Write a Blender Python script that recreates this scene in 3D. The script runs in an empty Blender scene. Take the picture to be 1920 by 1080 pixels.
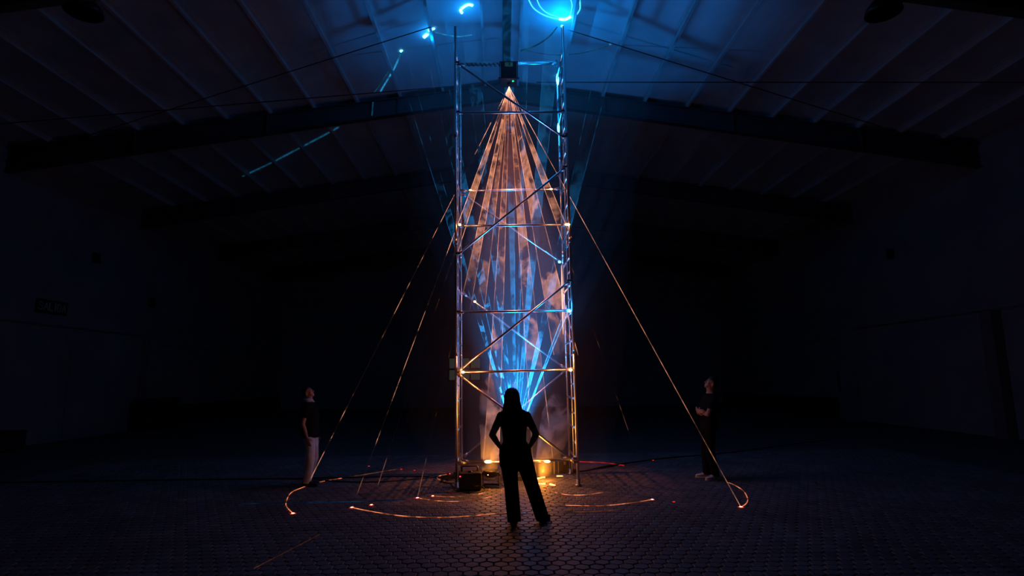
import bpy, bmesh, math, random
import numpy as np
from mathutils import Vector, Matrix, Euler

random.seed(7)
rng = np.random.default_rng(7)
S = bpy.context.scene
COL = S.collection
R_ = math.radians

# ------------------------------------------------------------------ camera
cam_d = bpy.data.cameras.new('camera')
cam_d.sensor_width = 36.0
cam_d.lens = 1067.0 * 36.0 / 1920.0
cam_d.clip_start = 0.05
cam_d.clip_end = 200
cam = bpy.data.objects.new('camera', cam_d)
COL.objects.link(cam)
cam.matrix_world = (Matrix.Translation((0, 0, 1.8)) @ Matrix.Rotation(R_(-1.0557), 4, 'Z')
                    @ Matrix.Rotation(R_(90 + 8.9365), 4, 'X') @ Matrix.Rotation(R_(-0.65), 4, 'Z'))
S.camera = cam

# ------------------------------------------------------------------ view, world, haze
S.view_settings.view_transform = 'Standard'
S.view_settings.look = 'None'
S.view_settings.gamma = 1.0
S.view_settings.exposure = 0.0
S.view_settings.use_curve_mapping = False
S.cycles.max_bounces = 4
S.cycles.adaptive_threshold = 0.1
S.cycles.diffuse_bounces = 2
S.cycles.glossy_bounces = 2
S.cycles.transparent_max_bounces = 64
S.cycles.volume_bounces = 0
S.cycles.sample_clamp_indirect = 2.0
W = bpy.data.worlds.new('night')
S.world = W
W.use_nodes = True
wn = W.node_tree.nodes
wl = W.node_tree.links
wn['Background'].inputs[0].default_value = (0.10, 0.14, 0.25, 1)
wn['Background'].inputs[1].default_value = 0.0
BLUE = (0.0, 0.30, 1.0)
ORANGE = (1.0, 0.22, 0.055)
AMBER = (1.0, 0.30, 0.03)


def add_spot(name, loc, target, color, energy, angle, blend, radius):
    d = bpy.data.lights.new(name, 'SPOT')
    d.color = color
    d.energy = energy
    d.spot_size = R_(angle)
    d.spot_blend = blend
    d.shadow_soft_size = radius
    o = bpy.data.objects.new(name, d)
    COL.objects.link(o)
    o.location = loc
    o.rotation_euler = (Vector(target) - Vector(loc)).to_track_quat('-Z', 'Y').to_euler()
    return o


def add_point(name, loc, color, energy, radius=0.0):
    d = bpy.data.lights.new(name, 'POINT')
    d.color = color
    d.energy = energy
    d.shadow_soft_size = radius
    o = bpy.data.objects.new(name, d)
    COL.objects.link(o)
    o.location = loc
    return o


SRC_O = Vector((0.19, 10.98, 7.74))     # aperture of the hanging laser projector
SRC_B = Vector((0.23, 10.6, 0.66))      # aperture of the laser projector on the ground
add_spot('blue_laser_light', SRC_B, (0.40, 11.0, 10.0), BLUE, 600, 34, 1.0, 0.0)
add_spot('blue_laser_spill', SRC_B, (0.95, 11.6, 10.0), BLUE, 1800, 68, 1.0, 0.05)
add_spot('tower_top_glint_light', (1.19, 9.86, 8.44), (1.2, 12.2, 10.25), BLUE, 60, 165, 0.7, 0.0)
add_spot('orange_laser_light', SRC_O, (0.2, 10.6, 0.0), ORANGE, 950, 44, 1.0, 0.0)


# ------------------------------------------------------------------ materials
def principled(name, color, rough=0.6, metal=0.0, noise=None, bump=None, spec=None):
    m = bpy.data.materials.new(name)
    m.use_nodes = True
    nt = m.node_tree
    b = nt.nodes['Principled BSDF']
    b.inputs['Base Color'].default_value = (*color, 1)
    b.inputs['Roughness'].default_value = rough
    b.inputs['Metallic'].default_value = metal
    if spec is not None:
        b.inputs['Specular IOR Level'].default_value = spec
    tc = None
    if noise or bump:
        tc = nt.nodes.new('ShaderNodeTexCoord')
    if noise:
        sc, amt = noise
        n = nt.nodes.new('ShaderNodeTexNoise')
        n.inputs['Scale'].default_value = sc
        n.inputs['Detail'].default_value = 4
        nt.links.new(tc.outputs['Object'], n.inputs['Vector'])
        r = nt.nodes.new('ShaderNodeValToRGB')
        r.color_ramp.elements[0].position = 0.3
        r.color_ramp.elements[1].position = 0.7
        r.color_ramp.elements[0].color = (*[c * (1 - amt) for c in color], 1)
        r.color_ramp.elements[1].color = (*[min(1, c * (1 + amt)) for c in color], 1)
        nt.links.new(n.outputs['Fac'], r.inputs['Fac'])
        nt.links.new(r.outputs['Color'], b.inputs['Base Color'])
    if bump:
        sc, st, dist = bump
        n = nt.nodes.new('ShaderNodeTexNoise')
        n.inputs['Scale'].default_value = sc
        n.inputs['Detail'].default_value = 5
        nt.links.new(tc.outputs['Object'], n.inputs['Vector'])
        bp = nt.nodes.new('ShaderNodeBump')
        bp.inputs['Strength'].default_value = st
        bp.inputs['Distance'].default_value = dist
        nt.links.new(n.outputs['Fac'], bp.inputs['Height'])
        nt.links.new(bp.outputs['Normal'], b.inputs['Normal'])
    return m


def emission(name, color, strength, sample=True):
    m = bpy.data.materials.new(name)
    m.use_nodes = True
    nt = m.node_tree
    nt.nodes.remove(nt.nodes['Principled BSDF'])
    e = nt.nodes.new('ShaderNodeEmission')
    e.inputs[0].default_value = (*color, 1)
    e.inputs[1].default_value = strength
    nt.links.new(e.outputs[0], nt.nodes['Material Output'].inputs['Surface'])
    if not sample:
        m.cycles.emission_sampling = 'NONE'
    return m


def math_node(nt, op, a=None, b=None):
    n = nt.nodes.new('ShaderNodeMath')
    n.operation = op
    for i, v in enumerate((a, b)):
        if v is None:
            continue
        if isinstance(v, (int, float)):
            n.inputs[i].default_value = v
        else:
            nt.links.new(v, n.inputs[i])
    return n.outputs[0]


def beam_material(name, color, strength, lo, hi, scale=0.8, floor_=0.05, seed=0.0, falloff=0.5, fine=0.35, reach=None):
    """laser light painted as a glow: noise stands in for drifting smoke, and it thins with the
    distance from the aperture because the beam spreads"""
    m = bpy.data.materials.new(name)
    m.use_nodes = True
    m.cycles.emission_sampling = 'NONE'
    nt = m.node_tree
    nt.nodes.remove(nt.nodes['Principled BSDF'])
    geo = nt.nodes.new('ShaderNodeNewGeometry')
    off = nt.nodes.new('ShaderNodeVectorMath')
    off.operation = 'ADD'
    off.inputs[1].default_value = (seed * 3.1, seed * 1.7, seed * 2.3)
    nt.links.new(geo.outputs['Position'], off.inputs[0])
    n = nt.nodes.new('ShaderNodeTexNoise')
    n.inputs['Scale'].default_value = scale
    n.inputs['Detail'].default_value = 4
    n.inputs['Roughness'].default_value = 0.62
    n.inputs['Distortion'].default_value = 0.9
    nt.links.new(off.outputs[0], n.inputs['Vector'])
    mr = nt.nodes.new('ShaderNodeMapRange')
    mr.interpolation_type = 'SMOOTHSTEP'
    mr.inputs['From Min'].default_value = lo
    mr.inputs['From Max'].default_value = hi
    mr.inputs['To Min'].default_value = floor_
    mr.inputs['To Max'].default_value = 1.0
    nt.links.new(n.outputs['Fac'], mr.inputs['Value'])
    n2 = nt.nodes.new('ShaderNodeTexNoise')
    n2.inputs['Scale'].default_value = 9.0
    n2.inputs['Detail'].default_value = 2
    nt.links.new(off.outputs[0], n2.inputs['Vector'])
    mr2 = nt.nodes.new('ShaderNodeMapRange')
    mr2.inputs['From Min'].default_value = 0.3
    mr2.inputs['From Max'].default_value = 0.7
    mr2.inputs['To Min'].default_value = 1.0 - fine
    mr2.inputs['To Max'].default_value = 1.0 + fine
    nt.links.new(n2.outputs['Fac'], mr2.inputs['Value'])
    tc = nt.nodes.new('ShaderNodeTexCoord')
    ln = nt.nodes.new('ShaderNodeVectorMath')
    ln.operation = 'LENGTH'
    nt.links.new(tc.outputs['Object'], ln.inputs[0])
    d = math_node(nt, 'ADD', ln.outputs['Value'], 1.0)
    p = math_node(nt, 'POWER', d, -falloff)
    v = math_node(nt, 'MULTIPLY', mr.outputs[0], mr2.outputs[0])
    v = math_node(nt, 'MULTIPLY', v, p)
    v = math_node(nt, 'MULTIPLY', v, strength)
    if reach:
        # painted fade of the glow, so the sheet has no cut end
        mr3 = nt.nodes.new('ShaderNodeMapRange')
        mr3.interpolation_type = 'SMOOTHSTEP'
        mr3.inputs['From Min'].default_value = reach * 0.70
        mr3.inputs['From Max'].default_value = reach
        mr3.inputs['To Min'].default_value = 1.0
        mr3.inputs['To Max'].default_value = 0.0
        nt.links.new(ln.outputs['Value'], mr3.inputs['Value'])
        v = math_node(nt, 'MULTIPLY', v, mr3.outputs[0])
    e = nt.nodes.new('ShaderNodeEmission')
    e.inputs[0].default_value = (*color, 1)
    nt.links.new(v, e.inputs[1])
    t = nt.nodes.new('ShaderNodeBsdfTransparent')
    a = nt.nodes.new('ShaderNodeAddShader')
    nt.links.new(t.outputs[0], a.inputs[0])
    nt.links.new(e.outputs[0], a.inputs[1])
    nt.links.new(a.outputs[0], nt.nodes['Material Output'].inputs['Surface'])
    return m


M = {}
M['pipe'] = principled('aluminium_tube', (0.80, 0.80, 0.82), 0.30, 1.0, bump=(40, 0.15, 0.002))
M['hook'] = principled('brace_hook_metal', (0.35, 0.35, 0.37), 0.45, 1.0)
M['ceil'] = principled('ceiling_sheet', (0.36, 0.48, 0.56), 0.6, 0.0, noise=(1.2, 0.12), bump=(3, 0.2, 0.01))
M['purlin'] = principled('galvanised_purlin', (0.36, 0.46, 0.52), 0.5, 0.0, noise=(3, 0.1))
M['rafter'] = principled('dark_painted_steel', (0.045, 0.05, 0.06), 0.55, 0.0, noise=(2, 0.2))
M['wall'] = principled('painted_block_wall', (0.20, 0.205, 0.215), 0.85, noise=(0.7, 0.15), bump=(25, 0.25, 0.01))
M['ledge'] = principled('dark_wall_ledge', (0.10, 0.10, 0.11), 0.8, noise=(4, 0.2))  # dark grey for the ledges, a wall joint and one pilaster
M['dado'] = principled('dark_dado_paint', (0.02, 0.02, 0.022), 0.7, noise=(3, 0.2))
M['black'] = principled('black_plastic', (0.018, 0.018, 0.02), 0.45, noise=(20, 0.2))
M['blackmetal'] = principled('black_powder_coat', (0.02, 0.02, 0.023), 0.4, 0.3, bump=(120, 0.2, 0.002))
M['rubber'] = principled('black_cable_rubber', (0.012, 0.012, 0.013), 0.5)
M['wire'] = principled('dark_steel_wire', (0.03, 0.03, 0.035), 0.5, 0.6)
M['case'] = principled('flight_case_ply', (0.035, 0.022, 0.018), 0.5, noise=(8, 0.3))
M['caseedge'] = principled('flight_case_edge', (0.5, 0.5, 0.52), 0.35, 1.0)
M['redplug'] = principled('red_plug', (0.55, 0.02, 0.03), 0.4)
M['sticker'] = principled('yellow_sticker', (0.55, 0.45, 0.12), 0.6)
M['paint'] = principled('white_print', (0.5, 0.5, 0.5), 0.7)
M['sign'] = principled('sign_board', (0.012, 0.02, 0.014), 0.6)
M['signtext'] = principled('sign_letters', (0.42, 0.50, 0.45), 0.6)
M['lampglass'] = principled('lamp_reflector', (0.25, 0.26, 0.28), 0.3, 0.8)
M['skin'] = principled('skin', (0.52, 0.27, 0.19), 0.55, noise=(12, 0.08))
M['hair'] = principled('dark_hair', (0.008, 0.006, 0.006), 0.6, bump=(60, 0.6, 0.01))
M['blackcloth'] = principled('black_cotton', (0.010, 0.010, 0.011), 0.9, bump=(9, 0.5, 0.03), spec=0.1)
M['darkjeans'] = principled('dark_denim', (0.012, 0.013, 0.018), 0.9, bump=(8, 0.5, 0.03), spec=0.1)
M['jeans'] = principled('light_denim', (0.68, 0.72, 0.82), 0.9, noise=(5, 0.25), bump=(8, 0.7, 0.04), spec=0.1)
M['blackpants'] = principled('black_trousers', (0.009, 0.009, 0.010), 0.9, bump=(8, 0.5, 0.03), spec=0.1)
M['collar'] = principled('pale_collar', (0.55, 0.55, 0.60), 0.8)
M['whiteshoe'] = principled('white_canvas', (0.68, 0.66, 0.68), 0.7, noise=(20, 0.1))
M['sole'] = principled('white_rubber', (0.72, 0.72, 0.72), 0.5)
M['darkshoe'] = principled('dark_leather', (0.02, 0.02, 0.022), 0.5)
M['led_red'] = emission('red_led', (1.0, 0.02, 0.06), 4.0, False)
M['led_green'] = emission('green_led', (0.05, 1.0, 0.35), 1.2, False)
M['pane'] = emission('dim_night_pane', (0.80, 0.95, 0.80), 0.022, False)
M['frame'] = principled('dark_window_frame', (0.02, 0.02, 0.02), 0.6)


def paver_material():
    m = bpy.data.materials.new('concrete_paver')
    m.use_nodes = True
    nt = m.node_tree
    b = nt.nodes['Principled BSDF']
    b.inputs['Roughness'].default_value = 0.62
    geo = nt.nodes.new('ShaderNodeNewGeometry')
    n1 = nt.nodes.new('ShaderNodeTexNoise')
    n1.inputs['Scale'].default_value = 1.1
    n1.inputs['Detail'].default_value = 5
    n2 = nt.nodes.new('ShaderNodeTexNoise')
    n2.inputs['Scale'].default_value = 45
    n2.inputs['Detail'].default_value = 4
    for n in (n1, n2):
        nt.links.new(geo.outputs['Position'], n.inputs['Vector'])
    r1 = nt.nodes.new('ShaderNodeMapRange')
    r1.inputs['From Min'].default_value = 0.3
    r1.inputs['From Max'].default_value = 0.7
    r1.inputs['To Min'].default_value = 0.7
    r1.inputs['To Max'].default_value = 1.25
    nt.links.new(n1.outputs['Fac'], r1.inputs['Value'])
    # every stone a slightly different grey
    r2 = nt.nodes.new('ShaderNodeMapRange')
    r2.inputs['To Min'].default_value = 0.75
    r2.inputs['To Max'].default_value = 1.2
    nt.links.new(geo.outputs['Random Per Island'], r2.inputs['Value'])
    v = math_node(nt, 'MULTIPLY', r1.outputs[0], r2.outputs[0])
    mx = nt.nodes.new('ShaderNodeVectorMath')
    mx.operation = 'SCALE'
    mx.inputs[0].default_value = (0.135, 0.125, 0.13)
    nt.links.new(v, mx.inputs['Scale'])
    nt.links.new(mx.outputs[0], b.inputs['Base Color'])
    bp = nt.nodes.new('ShaderNodeBump')
    bp.inputs['Strength'].default_value = 0.5
    bp.inputs['Distance'].default_value = 0.004
    nt.links.new(n2.outputs['Fac'], bp.inputs['Height'])
    nt.links.new(bp.outputs['Normal'], b.inputs['Normal'])
    return m


M['paver'] = paver_material()
M['bed'] = principled('joint_sand', (0.05, 0.045, 0.045), 0.95, noise=(3, 0.2))
M['farfloor'] = principled('distant_paving', (0.075, 0.072, 0.076), 0.75, noise=(6, 0.25), bump=(14, 0.5, 0.01))


# ------------------------------------------------------------------ mesh builder
def frame_of(d):
    d = Vector(d).normalized()
    a = Vector((0, 0, 1)) if abs(d.z) < 0.9 else Vector((1, 0, 0))
    u = d.cross(a).normalized()
    return u, d.cross(u).normalized()


class MB:
    def __init__(self):
        self.v = []
        self.f = []
        self.s = []

    def face(self, idx, smooth=False):
        self.f.append(tuple(idx))
        self.s.append(smooth)

    def ring(self, pts):
        i = len(self.v)
        self.v += [tuple(p) for p in pts]
        return list(range(i, i + len(pts)))

    def bridge(self, a, b, smooth=True):
        n = len(a)
        for k in range(n):
            self.face((a[k], a[(k + 1) % n], b[(k + 1) % n], b[k]), smooth)

    def tube(self, p0, p1, r0, r1=None, n=12, caps=True):
        p0, p1 = Vector(p0), Vector(p1)
        r1 = r0 if r1 is None else r1
        u, w = frame_of(p1 - p0)
        rings = []
        for p, r in ((p0, r0), (p1, r1)):
            rings.append(self.ring([p + (u * math.cos(2 * math.pi * k / n) + w * math.sin(2 * math.pi * k / n)) * r for k in range(n)]))
        self.bridge(*rings)
        if caps:
            self.face(rings[0][::-1])
            self.face(rings[1])
        return self

    def path(self, pts, r, n=8, closed=False):
        pts = [Vector(p) for p in pts]
        rings = []
        u = None
        for i, p in enumerate(pts):
            a = pts[i - 1] if (i > 0 or closed) else p
            b = pts[(i + 1) % len(pts)] if (i < len(pts) - 1 or closed) else p
            t = (b - a).normalized()
            if u is None:
                u, w = frame_of(t)
            else:
                u = (u - t * u.dot(t)).normalized()
            w = t.cross(u)
            rr = r[i] if isinstance(r, (list, tuple)) else r
            rings.append(self.ring([p + (u * math.cos(2 * math.pi * k / n) + w * math.sin(2 * math.pi * k / n)) * rr for k in range(n)]))
        for i in range(len(rings) - 1):
            self.bridge(rings[i], rings[i + 1])
        if closed:
            self.bridge(rings[-1], rings[0])
        else:
            self.face(rings[0][::-1])
            self.face(rings[-1])
        return self

    def box(self, c, s, rot=None, bevel=0.0):
        bm = bmesh.new()
        bmesh.ops.create_cube(bm, size=1.0)
        bmesh.ops.scale(bm, vec=s, verts=bm.verts)
        if bevel:
            bmesh.ops.bevel(bm, geom=list(bm.edges), offset=bevel, segments=2, affect='EDGES', profile=0.5)
        mat = Matrix.Translation(c) @ (rot.to_4x4() if rot is not None else Matrix())
        bm.transform(mat)
        bm.verts.ensure_lookup_table()
        i = len(self.v)
        self.v += [tuple(x.co) for x in bm.verts]
        for f in bm.faces:
            self.face([i + x.index for x in f.verts])
        bm.free()
        return self

    def lathe(self, c, prof, n=24, axis=None):
        """prof: (radius, height) from bottom to top about an axis through c"""
        rot = Vector((0, 0, 1)).rotation_difference(Vector(axis)).to_matrix() if axis else Matrix.Identity(3)
        c = Vector(c)
        rings = []
        for r, z in prof:
            rings.append(self.ring([c + rot @ Vector((r * math.cos(2 * math.pi * k / n), r * math.sin(2 * math.pi * k / n), z)) for k in range(n)]))
        for a, b in zip(rings, rings[1:]):
            self.bridge(a, b)
        self.face(rings[0][::-1])
        self.face(rings[-1])
        return self

    def ellipsoid(self, c, r, rot=None, n=16, m=10):
        c = Vector(c)
        rot = rot or Matrix.Identity(3)
        rings = []
        for j in range(1, m):
            t = math.pi * j / m
            rings.append(self.ring([c + rot @ Vector((r[0] * math.sin(t) * math.cos(2 * math.pi * k / n), r[1] * math.sin(t) * math.sin(2 * math.pi * k / n), -r[2] * math.cos(t))) for k in range(n)]))
        b = self.ring([c + rot @ Vector((0, 0, -r[2]))])[0]
        t = self.ring([c + rot @ Vector((0, 0, r[2]))])[0]
        for a, d in zip(rings, rings[1:]):
            self.bridge(a, d)
        for k in range(n):
            self.face((b, rings[0][(k + 1) % n], rings[0][k]), True)
            self.face((t, rings[-1][k], rings[-1][(k + 1) % n]), True)
        return self

    def loft(self, rings, n=20):
        """rings: (centre, half-width vector, half-depth vector)"""
        rr = []
        for c, a, b in rings:
            c, a, b = Vector(c), Vector(a), Vector(b)
            rr.append(self.ring([c + a * math.cos(2 * math.pi * k / n) + b * math.sin(2 * math.pi * k / n) for k in range(n)]))
        for x, y in zip(rr, rr[1:]):
            self.bridge(x, y)
        self.face(rr[0][::-1])
        self.face(rr[-1])
        return self

    def capsule(self, p0, r0, p1, r1, n=14):
        self.tube(p0, p1, r0, r1, n)
        self.ellipsoid(p0, (r0,) * 3, None, n, 8)
        self.ellipsoid(p1, (r1,) * 3, None, n, 8)
        return self

    def mesh(self, name):
        me = bpy.data.meshes.new(name)
        me.from_pydata(self.v, [], self.f)
        me.polygons.foreach_set('use_smooth', self.s)
        me.update()
        return me

    def build(self, name, mat, parent=None, origin=None):
        me = self.mesh(name)
        if origin is not None:
            me.transform(Matrix.Translation(-Vector(origin)))
        me.materials.append(mat)
        o = bpy.data.objects.new(name, me)
        COL.objects.link(o)
        if origin is not None:
            o.location = origin
        if parent is not None:
            o.parent = parent
        return o


def tag(o, label=None, cat=None, group=None, kind=None):
    if label:
        o['label'] = label
    if cat:
        o['category'] = cat
    if group:
        o['group'] = group
    if kind:
        o['kind'] = kind
    return o


def empty(name, loc=(0, 0, 0), rot=(0, 0, 0)):
    o = bpy.data.objects.new(name, None)
    COL.objects.link(o)
    o.location = loc
    o.rotation_euler = rot
    o.empty_display_size = 0.1
    return o


# ================================================================== SETTING
XW = 13.9                 # side walls
Y0, Y1 = -7.0, 36.0       # front and back walls
XR = 0.05                 # ridge
ZR, SL = 10.42, 0.136     # ridge height of the ceiling sheet, slope
def zc(x):
    return ZR - SL * abs(x - XR)


# floor -------------------------------------------------------------
fl = MB()
fl.box((0, (Y0 + Y1) / 2, -0.09), (2 * XW + 0.6, Y1 - Y0 + 0.6, 0.06))
floor = tag(fl.build('floor', M['bed']), 'dark grey hexagonal concrete block paving of the hall', 'floor', kind='structure')
PX, PY = 0.142, 0.132       # paver pitch: along a row, between rows
def paver_shape(mb, cx, cy, dz=0.0, tilt=(0, 0)):
    hw, g = PX / 2 - 0.0035, 0.0035
    yo, yi = PY * 0.655 - g, PY * 0.345 - g
    base = [(0, -yo), (hw, -yi), (hw, yi), (0, yo), (-hw, yi), (-hw, -yi)]
    def ringat(s, z):
        return mb.ring([(cx + x * s, cy + y * s, z + dz + tilt[0] * x + tilt[1] * y) for x, y in base])
    a, b, c = ringat(1.0, -0.06), ringat(1.0, -0.008), ringat(0.88, 0.0)
    mb.bridge(a, b, False)
    mb.bridge(b, c, False)
    mb.face(c)


cells = []
yy, row = 5.0, 0
while yy < 14.0:
    half = 9.2 if yy > 7 else 7.2
    xx = -half + (PX / 2 if row % 2 else 0)
    while xx < half:
        cells.append((xx, yy))
        xx += PX
    yy += PY
    row += 1
Ri = cam.matrix_world.inverted()
def inview(x, y):
    p = Ri @ Vector((x, y, 0))
    u, v = 1067 * p.x / -p.z, 1067 * p.y / -p.z
    return abs(u) < 945 and abs(v) < 532
near = sorted([c for c in cells if inview(*c)], key=lambda c: c[0] ** 2 + c[1] ** 2)[:300]
nearset = set(near)
pm = MB()
paver_shape(pm, 0, 0)
pmesh = pm.mesh('paver')
pmesh.materials.append(M['paver'])
for (x, y) in near:
    o = bpy.data.objects.new('paver', pmesh)
    COL.objects.link(o)
    o.location = (x, y, random.uniform(-0.003, 0.001))
    o.rotation_euler = (random.gauss(0, 0.008), random.gauss(0, 0.008), 0)
    o.parent = floor
rest = MB()
for (x, y) in cells:
    if (x, y) in nearset:
        continue
    paver_shape(rest, x, y, random.uniform(-0.003, 0.001), (random.gauss(0, 0.008), random.gauss(0, 0.008)))
tag(rest.build('paver_field', M['paver'], floor), kind='stuff')
ff = MB()
ff.box((0, (14.0 + Y1) / 2, -0.03), (2 * XW, Y1 - 14.0, 0.06))
for s in (-1, 1):
    ff.box((s * (XW + 9.2) / 2, (Y0 + 14.0) / 2, -0.03), (XW - 9.2, 14.0 - Y0, 0.06))
ff.box((0, (Y0 + 4.9) / 2, -0.03), (18.4, 4.9 - Y0, 0.06))
ff.build('distant_paving', M['farfloor'], floor)

# walls -------------------------------------------------------------
def wall(name, c, s, label):
    return tag(MB().box(c, s).build(name, M['wall']), label, 'wall', kind='structure')


wl_ = wall('wall_left', (-XW - 0.15, (Y0 + Y1) / 2, 4.6), (0.3, Y1 - Y0, 9.2), 'grey side wall of the hall below the exit sign')
wr_ = wall('wall_right', (XW + 0.15, (Y0 + Y1) / 2, 4.6), (0.3, Y1 - Y0, 9.2), 'grey side wall of the hall behind the man with crossed arms')
wb_ = wall('wall_back', (0, Y1 + 0.15, 5.4), (2 * XW + 0.6, 0.3, 10.8), 'dark far end wall of the hall')
wf_ = wall('wall_front', (0, Y0 - 0.15, 5.4), (2 * XW + 0.6, 0.3, 10.8), 'end wall of the hall behind the viewer')
# lower block wall, ledge and pilasters
def side_fit(s, parent):
    # projecting lower wall before the pilaster
    MB().box((s * (XW - 0.06), (Y0 + 22.0) / 2, 1.76), (0.12, 22.0 - Y0, 3.5)).build('lower_wall', M['wall'], parent)
    MB().box((s * (XW - 0.08), (Y0 + 22.0) / 2, 3.53), (0.18, 22.0 - Y0, 0.05)).build('ledge', M['ledge'], parent)
    MB().box((s * (XW - 0.04), (23.2 + Y1) / 2, 1.62), (0.08, Y1 - 23.2, 3.24)).build('lower_wall', M['wall'], parent)
    MB().box((s * (XW - 0.05), (23.2 + Y1) / 2, 3.26), (0.12, Y1 - 23.2, 0.05)).build('ledge', M['ledge'], parent)
    MB().box((s * (XW - 0.10), 22.6, 1.75), (0.45, 0.7, 3.5), bevel=0.01).build('pilaster', M['wall'], parent)
    MB().box((s * (XW - 0.12), (23.6 + Y1) / 2, 0.41), (0.10, Y1 - 23.6, 0.82)).build('dado', M['dado'], parent)


side_fit(-1, wl_)
side_fit(1, wr_)
MB().box((XW - 0.20, 15.6, 1.75), (0.45, 0.4, 3.5), bevel=0.01).build('pilaster', M['ledge'], wr_)
MB().box((-XW + 0.115, 18.5, 1.6), (0.02, 0.03, 3.1)).build('wall_joint', M['ledge'], wl_)
for y, z in ((19.3, 6.0), (22.6, 4.9)):
    MB().box((-XW + 0.05, y, z), (0.12, 0.28, 0.34), bevel=0.02).build('junction_box', M['blackmetal'], wl_)
MB().box((XW - 0.05, 19.6, 6.0), (0.12, 0.28, 0.34), bevel=0.02).build('junction_box', M['blackmetal'], wr_)
# electrical panel on the right wall
ep = empty('electrical_panel', (XW - 0.08, 22.98, 1.13))
tag(ep, 'small dark electrical panel fixed to the side wall beyond the pilaster', 'panel')
MB().box((-0.08, 0, 0.40), (0.16, 0.62, 0.80), bevel=0.015).build('body', M['blackmetal'], ep)
MB().box((-0.17, 0, 0.40), (0.02, 0.54, 0.70), bevel=0.006).build('door', M['black'], ep)
MB().tube((-0.18, -0.2, 0.36), (-0.18, -0.2, 0.46), 0.012).build('handle', M['caseedge'], ep)

# ceiling ------------------------------------------------------------
cm = MB()
t = 0.06
for s in (-1, 1):
    xe = s * (XW + 0.2)
    za, zb = zc(XR), zc(xe)
    i = cm.ring([(XR, Y0, za), (xe, Y0, zb), (xe, Y1, zb), (XR, Y1, za)])
    j = cm.ring([(XR, Y0, za + t), (xe, Y0, zb + t), (xe, Y1, zb + t), (XR, Y1, za + t)])
    cm.face(i)
    cm.face(j[::-1])
    for k in range(4):
        cm.face((i[k], j[k], j[(k + 1) % 4], i[(k + 1) % 4]))
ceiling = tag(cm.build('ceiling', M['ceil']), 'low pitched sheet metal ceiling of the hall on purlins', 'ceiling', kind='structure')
ang = math.atan(SL)
for s in (-1, 1):
    for k in range(12):
        x = XR + s * (0.46 + 1.232 * k)
        if abs(x) > XW - 0.1:
            continue
        p = MB()
        rot = Matrix.Rotation(s * ang, 3, 'Y')
        # Z section: top flange, web, bottom flange
        c = Vector((x, (Y0 + Y1) / 2, zc(x)))
        L = Y1 - Y0
        p.box(c + rot @ Vector((0, 0, -0.095)), (0.012, L, 0.19), rot)
        p.box(c + rot @ Vector((s * 0.03, 0, -0.184)), (0.06, L, 0.012), rot)
        p.box(c + rot @ Vector((-s * 0.03, 0, -0.006)), (0.06, L, 0.012), rot)
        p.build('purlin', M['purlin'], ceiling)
rb = MB()
for dx in (-0.085, 0.085):
    rb.box((XR + 0.13 + dx, (Y0 + Y1) / 2, ZR - 0.20), (0.03, Y1 - Y0, 0.22))
rb.box((XR + 0.13, (Y0 + Y1) / 2, ZR - 0.12), (0.16, Y1 - Y0, 0.02))
rb.build('ridge_channel', M['rafter'], ceiling)

# portal frame rafters
RAFT = [9.42, 15.5, 21.55, 27.6, 33.65]
for q, y in enumerate(RAFT):
    r = empty('roof_beam', (0, y, 0))
    tag(r, ['dark tapered steel roof beam nearest the camera, above the tower', 'dark tapered steel roof beam crossing just behind the tower top',
            'second dark steel roof beam behind the tower', 'third dark steel roof beam behind the tower',
            'farthest dark steel roof beam at the end of the hall'][q], 'beam', kind='structure')
    for s in (-1, 1):
        b = MB()
        xe = s * (XW - 0.02)
        de, dr = 0.70, 0.46
        top = lambda x: zc(x) - 0.19
        def sec(x, d):
            z = top(x)
            return [(x, -0.10, z), (x, 0.10, z), (x, 0.10, z - 0.02), (x, 0.012, z - 0.02), (x, 0.012, z - d + 0.02),
                    (x, 0.10, z - d + 0.02), (x, 0.10, z - d), (x, -0.10, z - d), (x, -0.10, z - d + 0.02),
                    (x, -0.012, z - d + 0.02), (x, -0.012, z - 0.02), (x, -0.10, z - 0.02)]
        a = b.ring(sec(XR, dr))
        c = b.ring(sec(xe, de))
        b.bridge(a, c, False)
        b.face(a[::-1])
        b.face(c)
        b.build('rafter', M['rafter'], r)
        for xs in (3.0, 6.7, 10.4):
            x = XR + s * xs
            d = dr + (de - dr) * xs / XW
            MB().box((x, 0, top(x) - d / 2), (0.014, 0.19, d - 0.03)).build('stiffener', M['rafter'], r)

# far window in the back wall
wx, wz = -2.35, 2.35
win = empty('window_1', (wx, Y1, 0))
tag(win, 'dim grid window in the far wall behind the tower leg', 'window', kind='structure')
MB().box((0, -0.02, wz), (2.1, 0.06, 1.5)).build('window_frame', M['frame'], win)
for i in range(3):
    for j in range(2):
        MB().box((-0.67 + 0.67 * i, -0.06, wz - 0.36 + 0.72 * j), (0.56, 0.02, 0.60)).build('pane', M['pane'], win)

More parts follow.
